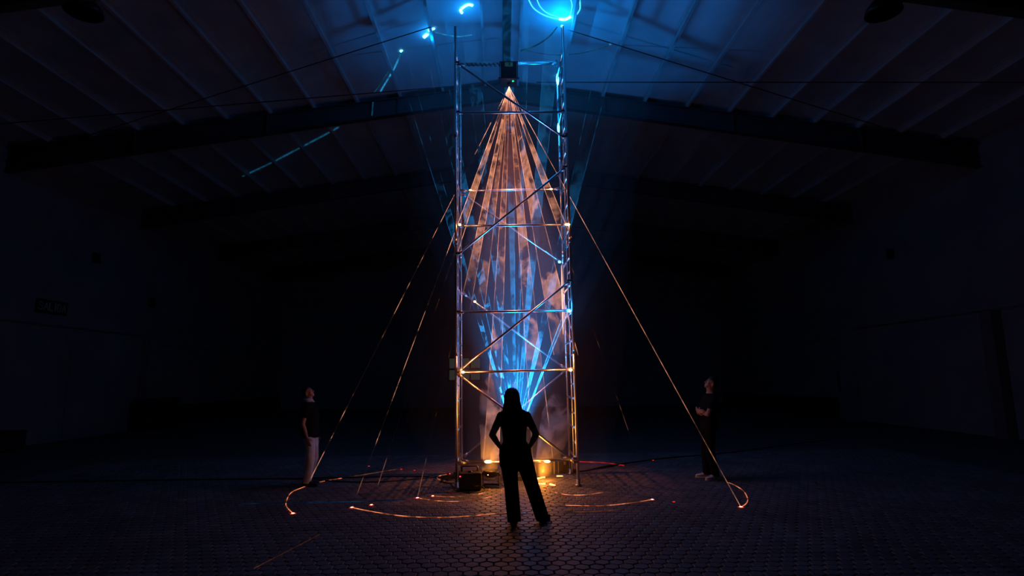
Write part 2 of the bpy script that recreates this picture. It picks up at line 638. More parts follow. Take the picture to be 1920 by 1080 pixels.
# exit sign ------------------------------------------------------------
FONT = {'S': [((1, .85), (.8, 1), (.2, 1), (0, .8), (.15, .58), (.85, .45), (1, .22), (.8, 0), (.2, 0), (0, .15))],
        'A': [((0, 0), (.5, 1), (1, 0)), ((.2, .35), (.8, .35))],
        'L': [((0, 1), (0, 0), (.9, 0))],
        'I': [((.5, 0), (.5, 1))],
        'D': [((0, 0), (0, 1), (.55, 1), (.95, .75), (.95, .25), (.55, 0), (0, 0))]}
sg = empty('exit_sign', (-XW, 17.66, 4.10))
tag(sg, 'dark exit sign board with pale SALIDA lettering on the wall', 'sign')
MB().box((0.03, 0, 0), (0.05, 1.22, 0.42), bevel=0.008).build('board', M['sign'], sg)
cur = -0.53
for ch in 'SALIDA':
    wch = 0.06 if ch == 'I' else 0.145
    for st in FONT[ch]:
        lt = MB()
        for a, b in zip(st, st[1:]):
            # lettering runs towards +Y as seen from the hall
            pa = Vector((0.058, cur + a[0] * wch, -0.11 + a[1] * 0.22))
            pb = Vector((0.058, cur + b[0] * wch, -0.11 + b[1] * 0.22))
            d = (pb - pa)
            rot = Matrix.Rotation(math.atan2(d.z, d.y), 3, 'X')
            lt.box((pa + pb) / 2, (0.012, d.length + 0.034, 0.034), rot)
        lt.build('letter_stroke', M['signtext'], sg)
    cur += wch + 0.055

# dark cases standing along the left wall
def wall_case(loc, s, label):
    o = empty('equipment_case', loc)
    tag(o, label, 'case', 'dark cases along the side wall')
    MB().box((0, 0, s[2] / 2 + 0.02), (s[0], s[1], s[2] - 0.04), bevel=0.02).build('body', M['dado'], o)
    MB().box((0, 0, s[2] - 0.03), (s[0] + 0.02, s[1] + 0.02, 0.06), bevel=0.015).build('lid', M['black'], o)
    MB().box((s[0] / 2 + 0.01, 0, s[2] * 0.6), (0.03, 0.16, 0.05), bevel=0.008).build('latch', M['blackmetal'], o)


wall_case((-13.42, 15.55, 0), (0.60, 1.6, 0.52), 'low dark case at the wall under the exit sign')
wall_case((-13.2, 22.45, 0), (0.60, 2.0, 1.16), 'tall dark case standing at the wall pilaster')

# high-bay lamps
def highbay(loc, label):
    o = empty('high_bay_lamp', loc)
    tag(o, label, 'lamp', 'unlit lamps under the ceiling')
    sh = MB()
    sh.lathe((0, 0, 0), [(0.30, 0.0), (0.32, 0.01), (0.30, 0.10), (0.18, 0.26), (0.09, 0.32), (0.085, 0.30), (0.17, 0.245), (0.27, 0.10), (0.285, 0.0)], 32)
    sh.build('shade', M['blackmetal'], o)
    MB().lathe((0, 0, 0.02), [(0.24, 0.05), (0.25, 0.06), (0.13, 0.20), (0.12, 0.20)], 24).build('reflector', M['lampglass'], o)
    MB().ellipsoid((0, 0, 0.13), (0.055, 0.055, 0.10)).build('bulb', M['lampglass'], o)
    g = MB()
    for a in (0, math.pi / 2):
        g.box((0, 0, 0.01), (0.56 if a == 0 else 0.012, 0.012 if a == 0 else 0.56, 0.008))
    g.build('guard', M['lampglass'], o)
    MB().lathe((0, 0, 0.30), [(0.085, 0), (0.10, 0.04), (0.10, 0.20), (0.07, 0.24)], 20).build('ballast', M['blackmetal'], o)
    MB().tube((0, 0, 0.5), (0, 0, zc(loc[0]) - loc[2]), 0.012, n=8).build('rod', M['blackmetal'], o)


highbay((-7.70, 9.75, 8.55), 'unlit round lamp hanging high at the leftmost end of the ceiling')
highbay((7.30, 9.75, 8.55), 'unlit round lamp hanging high at the rightmost end of the ceiling')

# roof bracing wires
def wire(name, pts, label, r=0.012, sag=0.0):
    p0, p1 = Vector(pts[0]), Vector(pts[1])
    P = [p0.lerp(p1, k / 24) - Vector((0, 0, sag * 4 * (k / 24) * (1 - k / 24))) for k in range(25)]
    tag(MB().path(P, r, 6).build(name, M['wire']), label, 'wire', 'roof bracing wires')


wire('bracing_wire', ((-13.8, 15.35, 7.9), (-1.6, 12.2, 9.9)), 'thin dark wire slanting up from the left roof beam end to the ridge')
wire('bracing_wire', ((1.6, 12.3, 9.9), (13.8, 15.35, 7.9)), 'thin dark wire slanting from the ridge down to the right roof beam end')
wire('bracing_wire', ((-13.8, 13.0, 7.75), (0.0, 13.0, 8.95)), 'thin dark level wire crossing the left half of the hall')
wire('bracing_wire', ((0.9, 13.0, 8.95), (13.8, 11.5, 8.1)), 'thin dark level wire crossing the right half of the hall')

# ================================================================== SCAFFOLD TOWER
TX0, TX1, TYF, TYR, TZ = -0.775, 1.255, 9.88, 11.05, 8.37
tc_ = Vector(((TX0 + TX1) / 2, (TYF + TYR) / 2, 0))
LEAN = -0.0072
tower = empty('scaffold_tower', tc_, (0, LEAN, 0))
tag(tower, 'tall aluminium scaffold tower of ladder frames and diagonal braces in the hall centre', 'scaffold tower')
xl, xr = TX0 - tc_.x, TX1 - tc_.x
yf, yr = TYF - tc_.y, TYR - tc_.y
ym = yf + 0.46
PR = 0.0254
for x in (xl, xr):
    for y, ztop in ((yf, TZ), (yr, TZ), (ym, TZ - 0.42)):
        l = MB()
        if y == ym:
            l.tube((x, y, 0.30), (x, y, ztop), 0.019)
        else:
            l.tube((x, y, 0.045), (x, y, ztop), PR)
            for zj in (2.2, 4.2, 6.2):
                l.tube((x, y, zj - 0.05), (x, y, zj + 0.05), PR + 0.004)
        leg = l.build('leg', M['pipe'], tower)
        if y != ym:
            b = MB()
            b.lathe((x, y, 0.0), [(0.055, 0.003), (0.055, 0.014), (0.032, 0.02), (0.032, 0.10)], 16)
            b.build('foot_plate', M['hook'], leg)
    k = 0
    z = 0.42
    while z < TZ - 0.25:
        full = (k % 2 == 0)
        y2 = yr if full else ym
        if z < TZ - 0.45 or full:
            MB().tube((x, yf, z), (x, y2, z), 0.019 if full else 0.016).build('rung', M['pipe'], tower)
        z += 0.25
        k += 1


def brace(name, p0, p1, r=0.0225):
    b = MB().tube(p0, p1, r, n=14).build(name, M['pipe'], tower)
    d = (Vector(p1) - Vector(p0)).normalized()
    for p, s in ((Vector(p0), 1), (Vector(p1), -1)):
        h = MB()
        h.tube(p - d * s * 0.02, p + d * s * 0.085, r + 0.006, n=12)
        h.box(p + Vector((0, 0.0, 0.012)), (0.075, 0.06, 0.05), bevel=0.008)
        h.build('brace_hook', M['hook'], b)


ins = 0.045
for z in (0.40, 1.90, 2.94, 4.49, 6.64):
    brace('horizontal_brace', (xl + ins, yf + 0.01, z), (xr - ins, yf + 0.01, z + (0.02 if z < 2.5 else 0.0)))
for z in (0.27, 5.53, 8.27):
    brace('horizontal_brace', (xl + ins, yr - 0.01, z), (xr - ins, yr - 0.01, z + 0.015))
MB().tube((xl, yr + 0.045, 8.335), (xr, yr + 0.045, 8.35), 0.016).build('top_rail', M['pipe'], tower)
for z0, z1, y in ((7.60, 6.12, yf), (3.97, 5.54, yf), (1.93, 3.45, yf), (1.86, 0.38, yf)):
    brace('diagonal_brace', (xl + ins, y - 0.035, z0), (xr - ins, y - 0.035, z1), 0.021)
for z0, z1, y in ((5.48, 4.05, yr), (3.45, 1.97, yr), (0.35, 1.90, yr)):
    brace('diagonal_brace', (xl + ins, y + 0.035, z0), (xr - ins, y + 0.035, z1), 0.021)
# power cable wound round the top brace
c = MB()
P = []
for k in range(120):
    u = k / 119
    a = u * math.pi * 2 * 9
    P.append((xl + 0.12 + u * 0.82, yr - 0.01 + 0.032 * math.cos(a), 8.275 + 0.034 * math.sin(a)))
cb = MB().path(P, 0.008, 6).build('power_cable', M['rubber'])
cb.location = tc_
cb.rotation_euler = (0, LEAN, 0)
tag(cb, 'black power cable wound around the top brace of the scaffold tower', 'cable')

# ================================================================== LASER PROJECTORS
lp = empty('laser_projector', (0.185, 10.98, 7.80))
tag(lp, 'black laser projector hanging from the top brace of the tower', 'laser projector')
MB().box((0, 0, 0.22), (0.335, 0.36, 0.38), bevel=0.012).build('body', M['blackmetal'], lp)
br = MB()
for s in (-1, 1):
    br.box((s * 0.185, 0, 0.30), (0.012, 0.06, 0.36))
    br.tube((s * 0.165, 0, 0.13), (s * 0.215, 0, 0.13), 0.022)
br.box((0, 0, 0.485), (0.382, 0.06, 0.012))
br.build('bracket', M['blackmetal'], lp)
MB().box((0, 0.03, 0.50), (0.10, 0.12, 0.10), bevel=0.01).build('clamp', M['hook'], lp)
MB().box((0.0, -0.182, 0.335), (0.16, 0.004, 0.09)).build('sticker', M['sticker'], lp)
MB().box((0, 0, 0.028), (0.335, 0.36, 0.012), bevel=0.003).build('bottom_plate', M['blackmetal'], lp)
MB().lathe((0, 0, -0.035), [(0.03, 0.0), (0.035, 0.005), (0.035, 0.06)], 16).build('aperture', M['blackmetal'], lp)
MB().ellipsoid((0.085, -0.10, 0.01), (0.022, 0.022, 0.012)).build('indicator_light', M['led_green'], lp)
cd = MB().path([(0.02, -0.19, 0.30), (0.03, -0.21, 0.38), (0.0, -0.16, 0.46), (-0.02, -0.05, 0.52)], 0.007, 6)
cd.build('plug_lead', M['rubber'], lp)

lp2 = empty('laser_projector', (0.23, 10.6, 0.0))
tag(lp2, 'black laser projector on the ground in the tower, aimed upwards behind the standing woman', 'laser projector')
MB().box((0, 0, 0.42), (0.34, 0.34, 0.40), bevel=0.012).build('body', M['blackmetal'], lp2)
b2 = MB()
for s in (-1, 1):
    b2.box((s * 0.20, 0, 0.22), (0.015, 0.08, 0.44))
b2.box((0, 0, 0.008), (0.42, 0.30, 0.016), bevel=0.004)
b2.build('floor_bracket', M['blackmetal'], lp2)
MB().lathe((0, 0, 0.615), [(0.04, 0.0), (0.04, 0.02), (0.03, 0.03)], 16).build('aperture', M['hook'], lp2)

# ================================================================== GROUND EQUIPMENT
# fog machine: box with handle
fm = empty('fog_machine', (-0.545, 9.70, 0), (0, 0, R_(6)))
tag(fm, 'black boxy fog machine with a carrying handle at the foot of the tower', 'fog machine')
MB().box((0, 0, 0.15), (0.36, 0.30, 0.26), bevel=0.012).build('body', M['black'], fm)
for sx in (-0.14, 0.14):
    for sy in (-0.11, 0.11):
        MB().lathe((sx, sy, 0.0), [(0.02, 0.0), (0.024, 0.03)], 10).build('foot', M['rubber'], fm)
hd = MB()
hd.path([(-0.13, 0.05, 0.275), (-0.13, 0.05, 0.35), (-0.11, 0.05, 0.365), (0.11, 0.05, 0.365), (0.13, 0.05, 0.35), (0.13, 0.05, 0.275)], 0.013, 8)
hd.build('handle', M['rubber'], fm)
MB().lathe((0.0, -0.05, 0.28), [(0.035, 0), (0.035, 0.02), (0.022, 0.025)], 14).build('filler_cap', M['blackmetal'], fm)
MB().ellipsoid((-0.165, -0.151, 0.235), (0.012, 0.008, 0.012)).build('indicator_light', M['led_red'], fm)
mk = MB()
for k, (a, b) in enumerate((((0.07, 0.07), (0.085, 0.095)), ((0.09, 0.07), (0.10, 0.09)), ((0.105, 0.075), (0.12, 0.085)), ((0.125, 0.075), (0.14, 0.09)))):
    mk.box(((a[0] + b[0]) / 2, -0.1515, (a[1] + b[1]) / 2), (0.012, 0.002, 0.018), Matrix.Rotation(0.5, 3, 'Y'))
mk.build('printed_mark', M['sticker'], fm)
# round floor light on a yoke
fl_ = empty('stage_light', (-0.205, 9.88, 0), (0, 0, R_(-8)))
tag(fl_, 'small black round stage light on a yoke beside the fog machine', 'stage light')
MB().lathe((0, 0, 0.165), [(0.08, 0.0), (0.115, 0.03), (0.125, 0.07), (0.13, 0.10), (0.118, 0.11), (0.11, 0.085)], 28).build('head', M['blackmetal'], fl_)
yk = MB()
for s in (-1, 1):
    yk.box((s * 0.135, 0, 0.12), (0.014, 0.05, 0.24), bevel=0.004)
    yk.box((s * 0.125, 0.0, 0.012), (0.05, 0.22, 0.024), bevel=0.006)
yk.box((0, 0.08, 0.03), (0.26, 0.03, 0.03), bevel=0.006)
yk.build('yoke', M['black'], fl_)
for s in (-1, 1):
    MB().lathe((s * 0.142, 0, 0.21), [(0.025, 0), (0.025, 0.02)], 12, (s, 0, 0)).build('knob', M['black'], fl_)
MB().ellipsoid((-0.03, -0.118, 0.215), (0.010, 0.008, 0.010)).build('indicator_light', emission('amber_led', (1, 0.4, 0.12), 3.0, False), fl_)
# flight cases behind, right
def flight_case(loc, s, rz, label):
    o = empty('flight_case', loc, (0, 0, R_(rz)))
    tag(o, label, 'case', 'cases at the foot of the tower')
    MB().box((0, 0, s[2] / 2), (s[0] - 0.012, s[1] - 0.012, s[2] - 0.012)).build('panel', M['case'], o)
    for sx in (-1, 1):
        for sy in (-1, 1):
            MB().box((sx * (s[0] / 2 - 0.008), sy * (s[1] / 2 - 0.008), s[2] / 2), (0.02, 0.02, s[2]), bevel=0.003).build('corner_edge', M['caseedge'], o)
    MB().box((0, 0, s[2] * 0.72), (s[0] - 0.004, s[1] - 0.004, 0.014)).build('lid_joint', M['black'], o)
    MB().box((0, -s[1] / 2, s[2] * 0.68), (0.05, 0.016, 0.06), bevel=0.004).build('latch', M['hook'], o)


flight_case((0.80, 11.22, 0), (0.36, 0.32, 0.27), -6, 'brown-black flight case nearer the tower centre, smoke lit beside it')
flight_case((1.17, 11.32, 0), (0.28, 0.32, 0.27), 3, 'dark flight case beside the rear tower leg and trailing cable')

# cables on the ground
def cable(pts, r, label, mat='rubber', n=6, name='cable'):
    # Catmull-Rom through the points
    P = [Vector((p[0], p[1], p[2] if len(p) > 2 else r)) for p in pts]
    Q = []
    for i in range(len(P) - 1):
        a, b, c, d = P[max(0, i - 1)], P[i], P[i + 1], P[min(len(P) - 1, i + 2)]
        for k in range(8):
            t_ = k / 8
            Q.append(0.5 * ((2 * b) + (c - a) * t_ + (2 * a - 5 * b + 4 * c - d) * t_ ** 2 + (3 * b - a - 3 * c + d) * t_ ** 3))
    Q.append(P[-1])
    return tag(MB().path(Q, r, n).build(name, M[mat]), label, 'cable', 'cables on the ground')


cable([(-10.5, 10.95), (-7, 10.98), (-4.2, 10.95), (-3.0, 10.96), (-2.0, 11.0), (-1.3, 10.9), (-0.92, 10.75)], 0.013,
      'long black cable running straight across the floor to the tower from the left')
cable([(-4.6, 10.98), (-3.6, 10.85), (-2.9, 10.55), (-2.3, 10.46), (-1.8, 10.6), (-1.35, 10.85), (-0.95, 10.9)], 0.012,
      'black cable sagging in a shallow loop beside the long straight cable')
for q, lab in enumerate(('black cable coil lying beside the left tower foot', 'smaller black cable coil on top by the left tower foot')):
    P = []
    for k in range(70):
        a = k / 69 * 2 * math.pi * 3
        rr = 0.16 - 0.03 * q + 0.02 * math.sin(3 * a + q)
        P.append((-0.93 + 0.02 * q + rr * math.cos(a), 10.42 + 0.05 * q + rr * 1.1 * math.sin(a), 0.012 + 0.028 * q + 0.006 * k / 69))
    tag(MB().path(P, 0.009, 6).build('cable_coil', M['rubber']), lab, 'cable', 'cable coils by the tower foot')
ex = empty('power_strip', (-0.95, 10.78, 0), (0, 0, R_(10)))
tag(ex, 'black power strip with a red plug left of the tower', 'power strip')
MB().box((0, 0, 0.03), (0.36, 0.07, 0.05), bevel=0.008).build('body', M['black'], ex)
MB().box((-0.05, -0.01, 0.085), (0.045, 0.045, 0.06), bevel=0.008).build('plug', M['redplug'], ex)
MB().box((0.07, 0, 0.08), (0.05, 0.045, 0.05), bevel=0.008).build('plug', M['rubber'], ex)
MB().ellipsoid((0.15, -0.036, 0.04), (0.010, 0.006, 0.010)).build('indicator_light', M['led_red'], ex)
cable([(-0.36, 9.72, 0.06), (-0.30, 9.55), (-0.5, 9.40), (-0.78, 9.62), (-0.84, 9.95), (-0.92, 10.3)], 0.008, 'thin black cable from the fog machine round the left tower leg')
cable([(-0.10, 9.90, 0.10), (0.0, 9.95), (0.06, 9.85), (0.20, 10.1), (0.24, 10.4)], 0.007, 'thin black cable between the stage light and the upward laser')
cable([(1.34, 11.3), (1.6, 11.35), (2.0, 11.8), (2.6, 12.25), (3.6, 12.9), (5.0, 13.5), (6.8, 14.6), (9.0, 16.0)], 0.013,
      'long black cable trailing away over the floor to the right of the tower')
cable([(1.36, 11.22), (1.7, 11.45), (2.1, 11.75), (2.5, 12.2)], 0.010, 'short black cable twisted beside the trailing right cable')
pl = empty('cable_plug', (1.37, 11.25, 0), (0, 0, R_(30)))
tag(pl, 'cable connector pair lying at the right tower foot', 'plug')
MB().tube((-0.07, 0, 0.03), (0.0, 0, 0.03), 0.028).build('plug', M['redplug'], pl)
MB().tube((0.0, 0, 0.03), (0.09, 0, 0.03), 0.024).build('socket', M['black'], pl)

# ================================================================== PEOPLE
def solid(mb, name, voxel, smooth=3, factor=0.5):
    """fuse overlapping volumes into one continuous surface"""
    me = mb.mesh(name + '_raw')
    tmp = bpy.data.objects.new(name + '_tmp', me)
    COL.objects.link(tmp)
    r = tmp.modifiers.new('r', 'REMESH')
    r.mode = 'VOXEL'
    r.voxel_size = voxel
    r.use_smooth_shade = True
    if smooth:
        s = tmp.modifiers.new('s', 'SMOOTH')
        s.iterations = smooth
        s.factor = factor
    dg = bpy.context.evaluated_depsgraph_get()
    out = bpy.data.meshes.new_from_object(tmp.evaluated_get(dg))
    out.name = name
    bpy.data.objects.remove(tmp)
    bpy.data.meshes.remove(me)
    out.polygons.foreach_set('use_smooth', [True] * len(out.polygons))
    return out


def solid_obj(mb, name, mat, parent, voxel=0.009, smooth=3):
    me = solid(mb, name, voxel, smooth)
    me.materials.clear()
    me.materials.append(mat)
    o = bpy.data.objects.new(name, me)
    COL.objects.link(o)
    o.parent = parent
    return o


V = Vector
TORSO = [(0.455, 0.055, 0.050, 0.0), (0.485, 0.085, 0.068, -0.005), (0.510, 0.098, 0.077, -0.010), (0.545, 0.100, 0.074, -0.008),
         (0.600, 0.083, 0.061, 0.004), (0.660, 0.086, 0.065, 0.006), (0.735, 0.098, 0.071, 0.004), (0.790, 0.104, 0.066, 0.0),
         (0.825, 0.092, 0.052, -0.004), (0.850, 0.048, 0.044, -0.006), (0.870, 0.034, 0.037, -0.004), (0.915, 0.033, 0.036, 0.006)]



def torso_rings(H, wx=1.0, dy=1.0, add=0.0, z0=0.0, z1=1.0, lean=0.0, hip=1.0, shift=(0, 0)):
    out = []
    for z, hx, hy, oy in TORSO:
        if z < z0 or z > z1:
            continue
        k = hip if z < 0.56 else 1.0
        u = (z - 0.5)
        out.append((V((shift[0] * u, (oy + lean * u) * H + shift[1] * u, z * H)), V((hx * H * wx * k + add, 0, 0)), V((0, hy * H * dy + add, 0))))
    return out


def hand(mb, wrist, d, nrm, thumb_side, curl=0.5, s=1.0):
    """palm and five fingers; d points to the fingertips, nrm out of the palm"""
    d = V(d).normalized()
    nrm = (V(nrm) - d * V(nrm).dot(d)).normalized()
    w = d.cross(nrm).normalized() * thumb_side
    wrist = V(wrist)
    mb.loft([(wrist, w * 0.027 * s, nrm * 0.020 * s), (wrist + d * 0.03 * s, w * 0.037 * s, nrm * 0.019 * s),
             (wrist + d * 0.075 * s, w * 0.042 * s, nrm * 0.015 * s), (wrist + d * 0.095 * s, w * 0.040 * s, nrm * 0.012 * s)], 14)
    for k, (off, L) in enumerate(((0.030, 0.070), (0.010, 0.080), (-0.011, 0.074), (-0.031, 0.058))):
        b = wrist + d * 0.085 * s + w * off * s
        c1 = curl * (0.8 + 0.1 * k)
        d1 = (d * math.cos(c1 * 0.6) + nrm * math.sin(c1 * 0.6)).normalized()
        d2 = (d * math.cos(c1 * 1.6) + nrm * math.sin(c1 * 1.6)).normalized()
        m_ = b + d1 * L * 0.52 * s
        e = m_ + d2 * L * 0.48 * s
        mb.capsule(b, 0.0092 * s, m_, 0.0085 * s, 8)
        mb.capsule(m_, 0.0085 * s, e, 0.0072 * s, 8)
    b = wrist + d * 0.025 * s + w * 0.030 * s
    m_ = b + (d * 0.6 + w * 0.7 + nrm * 0.3).normalized() * 0.040 * s
    e = m_ + (d * 0.9 + w * 0.15 + nrm * 0.4).normalized() * 0.034 * s
    mb.capsule(b, 0.013 * s, m_, 0.0105 * s, 8)
    mb.capsule(m_, 0.0105 * s, e, 0.0085 * s, 8)


HEAD = [(-0.112, 0.020, 0.060, 0.070), (-0.098, 0.036, 0.040, 0.086), (-0.075, 0.050, 0.000, 0.092), (-0.045, 0.060, -0.045, 0.092),
        (-0.010, 0.068, -0.080, 0.092), (0.025, 0.073, -0.094, 0.092), (0.055, 0.072, -0.096, 0.088), (0.082, 0.063, -0.086, 0.072),
        (0.102, 0.045, -0.064, 0.046), (0.114, 0.018, -0.030, 0.012)]


class Person:
    def __init__(self, loc, rz, H, label, head_pitch, head_turn=0.0, torso=None, head_shift=(0, 0, 0)):
        self.root = tag(empty('person', loc, (0, 0, R_(rz))), label, 'person', 'people watching the lasers')
        self.H = H
        self.t = torso or {}
        self.body = MB()
        self.hp, self.ht = head_pitch, head_turn
        u = 0.40
        sh = self.t.get('shift', (0, 0))
        ln = self.t.get('lean', 0.0)
        self.neck = V((sh[0] * u, ln * u * H + sh[1] * u, 0.895 * H)) + V(head_shift)
        self.hm = Matrix.Rotation(R_(head_turn), 3, 'Z') @ Matrix.Rotation(R_(head_pitch), 3, 'X')
        self.hc = self.neck + self.hm @ V((0, 0.012 * H, 0.052 * H))
        self.hs = H * 0.128 / 0.226

    def hpt(self, p):
        return self.hc + self.hm @ (V(p) * self.hs)

    def make_body(self):
        b, H = self.body, self.H
        b.loft(torso_rings(H, **self.t), 22)
        # neck and head
        b.capsule(self.neck - V((0, 0.01, 0.06)), 0.034 * H, self.hpt((0, -0.015, -0.03)), 0.034 * H)
        rings = []
        for z, hw, y0, y1 in HEAD:
            rings.append((self.hpt((0, (y0 + y1) / 2, z)), self.hm @ V((hw * self.hs, 0, 0)), self.hm @ V((0, (y1 - y0) / 2 * self.hs, 0))))
        b.loft(rings, 20)
        P = self.hpt
        b.capsule(P((0, 0.090, 0.018)), 0.009 * self.hs, P((0, 0.112, -0.028)), 0.015 * self.hs, 8)      # nose
        for s in (-1, 1):
            b.capsule(P((s * 0.014, 0.088, 0.028)), 0.010 * self.hs, P((s * 0.045, 0.078, 0.030)), 0.011 * self.hs, 8)   # brow
            b.ellipsoid(P((s * 0.010, 0.096, -0.032)), (0.010 * self.hs,) * 3, None, 8, 6)
            b.ellipsoid(P((s * 0.076, -0.012, -0.012)), (0.012 * self.hs, 0.022 * self.hs, 0.034 * self.hs), self.hm, 10, 8)  # ear
            b.ellipsoid(P((s * 0.040, 0.062, -0.022)), (0.024 * self.hs,) * 3, None, 8, 6)   # cheek
        b.ellipsoid(P((0, 0.090, -0.062)), (0.024 * self.hs, 0.012 * self.hs, 0.007 * self.hs), self.hm, 10, 6)  # lips
        b.ellipsoid(P((0, 0.089, -0.074)), (0.020 * self.hs, 0.011 * self.hs, 0.007 * self.hs), self.hm, 10, 6)
        b.ellipsoid(P((0, 0.080, -0.098)), (0.022 * self.hs, 0.014 * self.hs, 0.014 * self.hs), self.hm, 10, 6)  # chin

    def arm(self, sh, el, wr, k=1.0):
        b = self.body
        b.capsule(sh, 0.050 * k, el, 0.039 * k)
        b.capsule(el, 0.039 * k, V(el).lerp(V(wr), 0.35), 0.038 * k)
        b.capsule(V(el).lerp(V(wr), 0.35), 0.038 * k, wr, 0.025 * k)

    def leg(self, hip, kn, an, toe, k=1.0):
        b = self.body
        b.capsule(hip, 0.082 * k, kn, 0.054 * k)
        b.capsule(kn, 0.054 * k, V(kn).lerp(V(an), 0.3), 0.055 * k)
        b.capsule(V(kn).lerp(V(an), 0.3), 0.055 * k, an, 0.036 * k)
        b.capsule(V(an) - V((0, 0, 0.03)), 0.034 * k, V(toe), 0.026 * k)

    def finish(self):
        self.obj = solid_obj(self.body, 'body', M['skin'], self.root, 0.0075, 2)
        # eyes and brows
        for s in (-1, 1):
            MB().ellipsoid(self.hpt((s * 0.030, 0.0865, 0.010)), (0.012 * self.hs, 0.006 * self.hs, 0.006 * self.hs), self.hm, 10, 6).build('eye', M['black'], self.root)
            MB().capsule(self.hpt((s * 0.016, 0.099, 0.033)), 0.004 * self.hs, self.hpt((s * 0.046, 0.088, 0.036)), 0.003 * self.hs, 6).build('eyebrow', M['hair'], self.root)


def shoe(parent, an, toe, mat, sole_mat, k=1.0):
    an, toe = V(an), V(toe)
    d = V((toe.x - an.x, toe.y - an.y, 0)).normalized()
    w = V((-d.y, d.x, 0))
    a = V((an.x, an.y, 0))
    up = MB()
    def rg(t_, hw, h, z0=0.022):
        c = a + d * t_ * k + V((0, 0, z0 + h / 2))
        return (c, w * hw * k, V((0, 0, h / 2)))
    up.loft([rg(-0.075, 0.020, 0.055), rg(-0.06, 0.034, 0.085), rg(-0.01, 0.039, 0.095), rg(0.05, 0.041, 0.075), rg(0.11, 0.046, 0.055), rg(0.16, 0.043, 0.045), rg(0.19, 0.030, 0.035), rg(0.198, 0.012, 0.02)], 16)
    up.capsule(a + V((0, 0, 0.07)) - d * 0.01, 0.040 * k, a + V((0, 0, 0.10)) - d * 0.012, 0.038 * k)
    s = solid_obj(up, 'shoe', mat, parent, 0.007, 2)
    so = MB()
    pts = []
    for k_ in range(20):
        t_ = 2 * math.pi * k_ / 20
        pts.append((0.06 + 0.145 * math.cos(t_), (0.040 + 0.008 * math.cos(t_)) * math.sin(t_)))
    lo = so.ring([a + d * x * k + w * y * k + V((0, 0, 0.001)) for x, y in pts])
    hi = so.ring([a + d * x * k + w * y * k + V((0, 0, 0.026)) for x, y in pts])
    so.bridge(lo, hi, True)
    so.face(lo[::-1])
    so.face(hi)
    so.build('sole', sole_mat, s)
    for q in range(4):
        p = a + d * (0.035 + 0.022 * q) * k + V((0, 0, 0.108 - 0.010 * q))
        MB().tube(p - w * 0.024, p + w * 0.024, 0.004, n=6).build('lace', sole_mat, s)


def trouser_leg(mb, hip, kn, an, rh, rk, ra):
    hip, kn, an = V(hip), V(kn), V(an)
    mb.capsule(hip, rh, kn, rk)
    mb.ellipsoid(kn, (rk,) * 3, None, 14, 8)
    mb.tube(kn, an, rk, ra, 16)


# ---- woman seen from behind ------------------------------------------------
WH = 1.66
w = Person((0.155, 7.47, 0), 0, WH, 'woman in black seen from behind, hands on hips, long dark hair', 14, 0,
           {'wx': 0.98, 'hip': 1.12, 'shift': (-0.05, 0.0)}, (-0.015, 0.0, -0.01))
w.make_body()
el = {-1: V((-0.292, -0.05, 1.085)), 1: V((0.268, -0.05, 1.085))}
wr = {-1: V((-0.195, 0.05, 0.925)), 1: V((0.190, 0.05, 0.925))}
sh = {s: V((s * 0.165 - 0.012, -0.005, 1.315)) for s in (-1, 1)}
for s in (-1, 1):
    w.arm(sh[s], el[s], wr[s], 1.06)
    hand(w.body, wr[s], (-s * 0.35, 0.75, -0.55), (-s * 0.9, -0.35, 0.1), 1 if s < 0 else -1, 0.7, 0.9)
hipL, hipR = V((-0.092, 0, 0.83)), V((0.092, 0, 0.83))
knL, anL, toeL = V((-0.055, -0.02, 0.45)), V((-0.022, -0.09, 0.085)), V((-0.05, 0.06, 0.03))
knR, anR, toeR = V((0.205, 0.03, 0.45)), V((0.335, 0.07, 0.085)), V((0.42, 0.20, 0.03))
w.leg(hipL, knL, anL, toeL, 0.98)
w.leg(hipR, knR, anR, toeR, 0.98)
w.finish()
t_ = MB()
t_.loft(torso_rings(WH, 0.98, 1.0, 0.014, 0.53, 0.86, 0.0, 1.12, (-0.05, 0.0)), 22)
for s in (-1, 1):
    t_.capsule(sh[s], 0.056, V(sh[s]).lerp(el[s], 0.2), 0.053)
    t_.tube(V(sh[s]).lerp(el[s], 0.1), V(sh[s]).lerp(el[s], 0.72), 0.053, 0.047, 16)
solid_obj(t_, 'shirt', M['blackcloth'], w.root, 0.010, 4)
j = MB()
j.loft(torso_rings(WH, 1.0, 1.02, 0.012, 0.45, 0.60, 0.0, 1.16, (-0.05, 0.0)), 22)
for s in (-1, 1):
    j.capsule((s * 0.070, -0.015, 0.90), 0.120, (s * 0.095, 0.0, 0.74), 0.112)
trouser_leg(j, hipL, knL, anL - V((0, 0, 0.045)), 0.118, 0.090, 0.086)
trouser_leg(j, hipR, knR, anR - V((0, 0, 0.045)), 0.118, 0.090, 0.086)
solid_obj(j, 'jeans', M['darkjeans'], w.root, 0.010, 4)
h = MB()
hx = w.hc.x
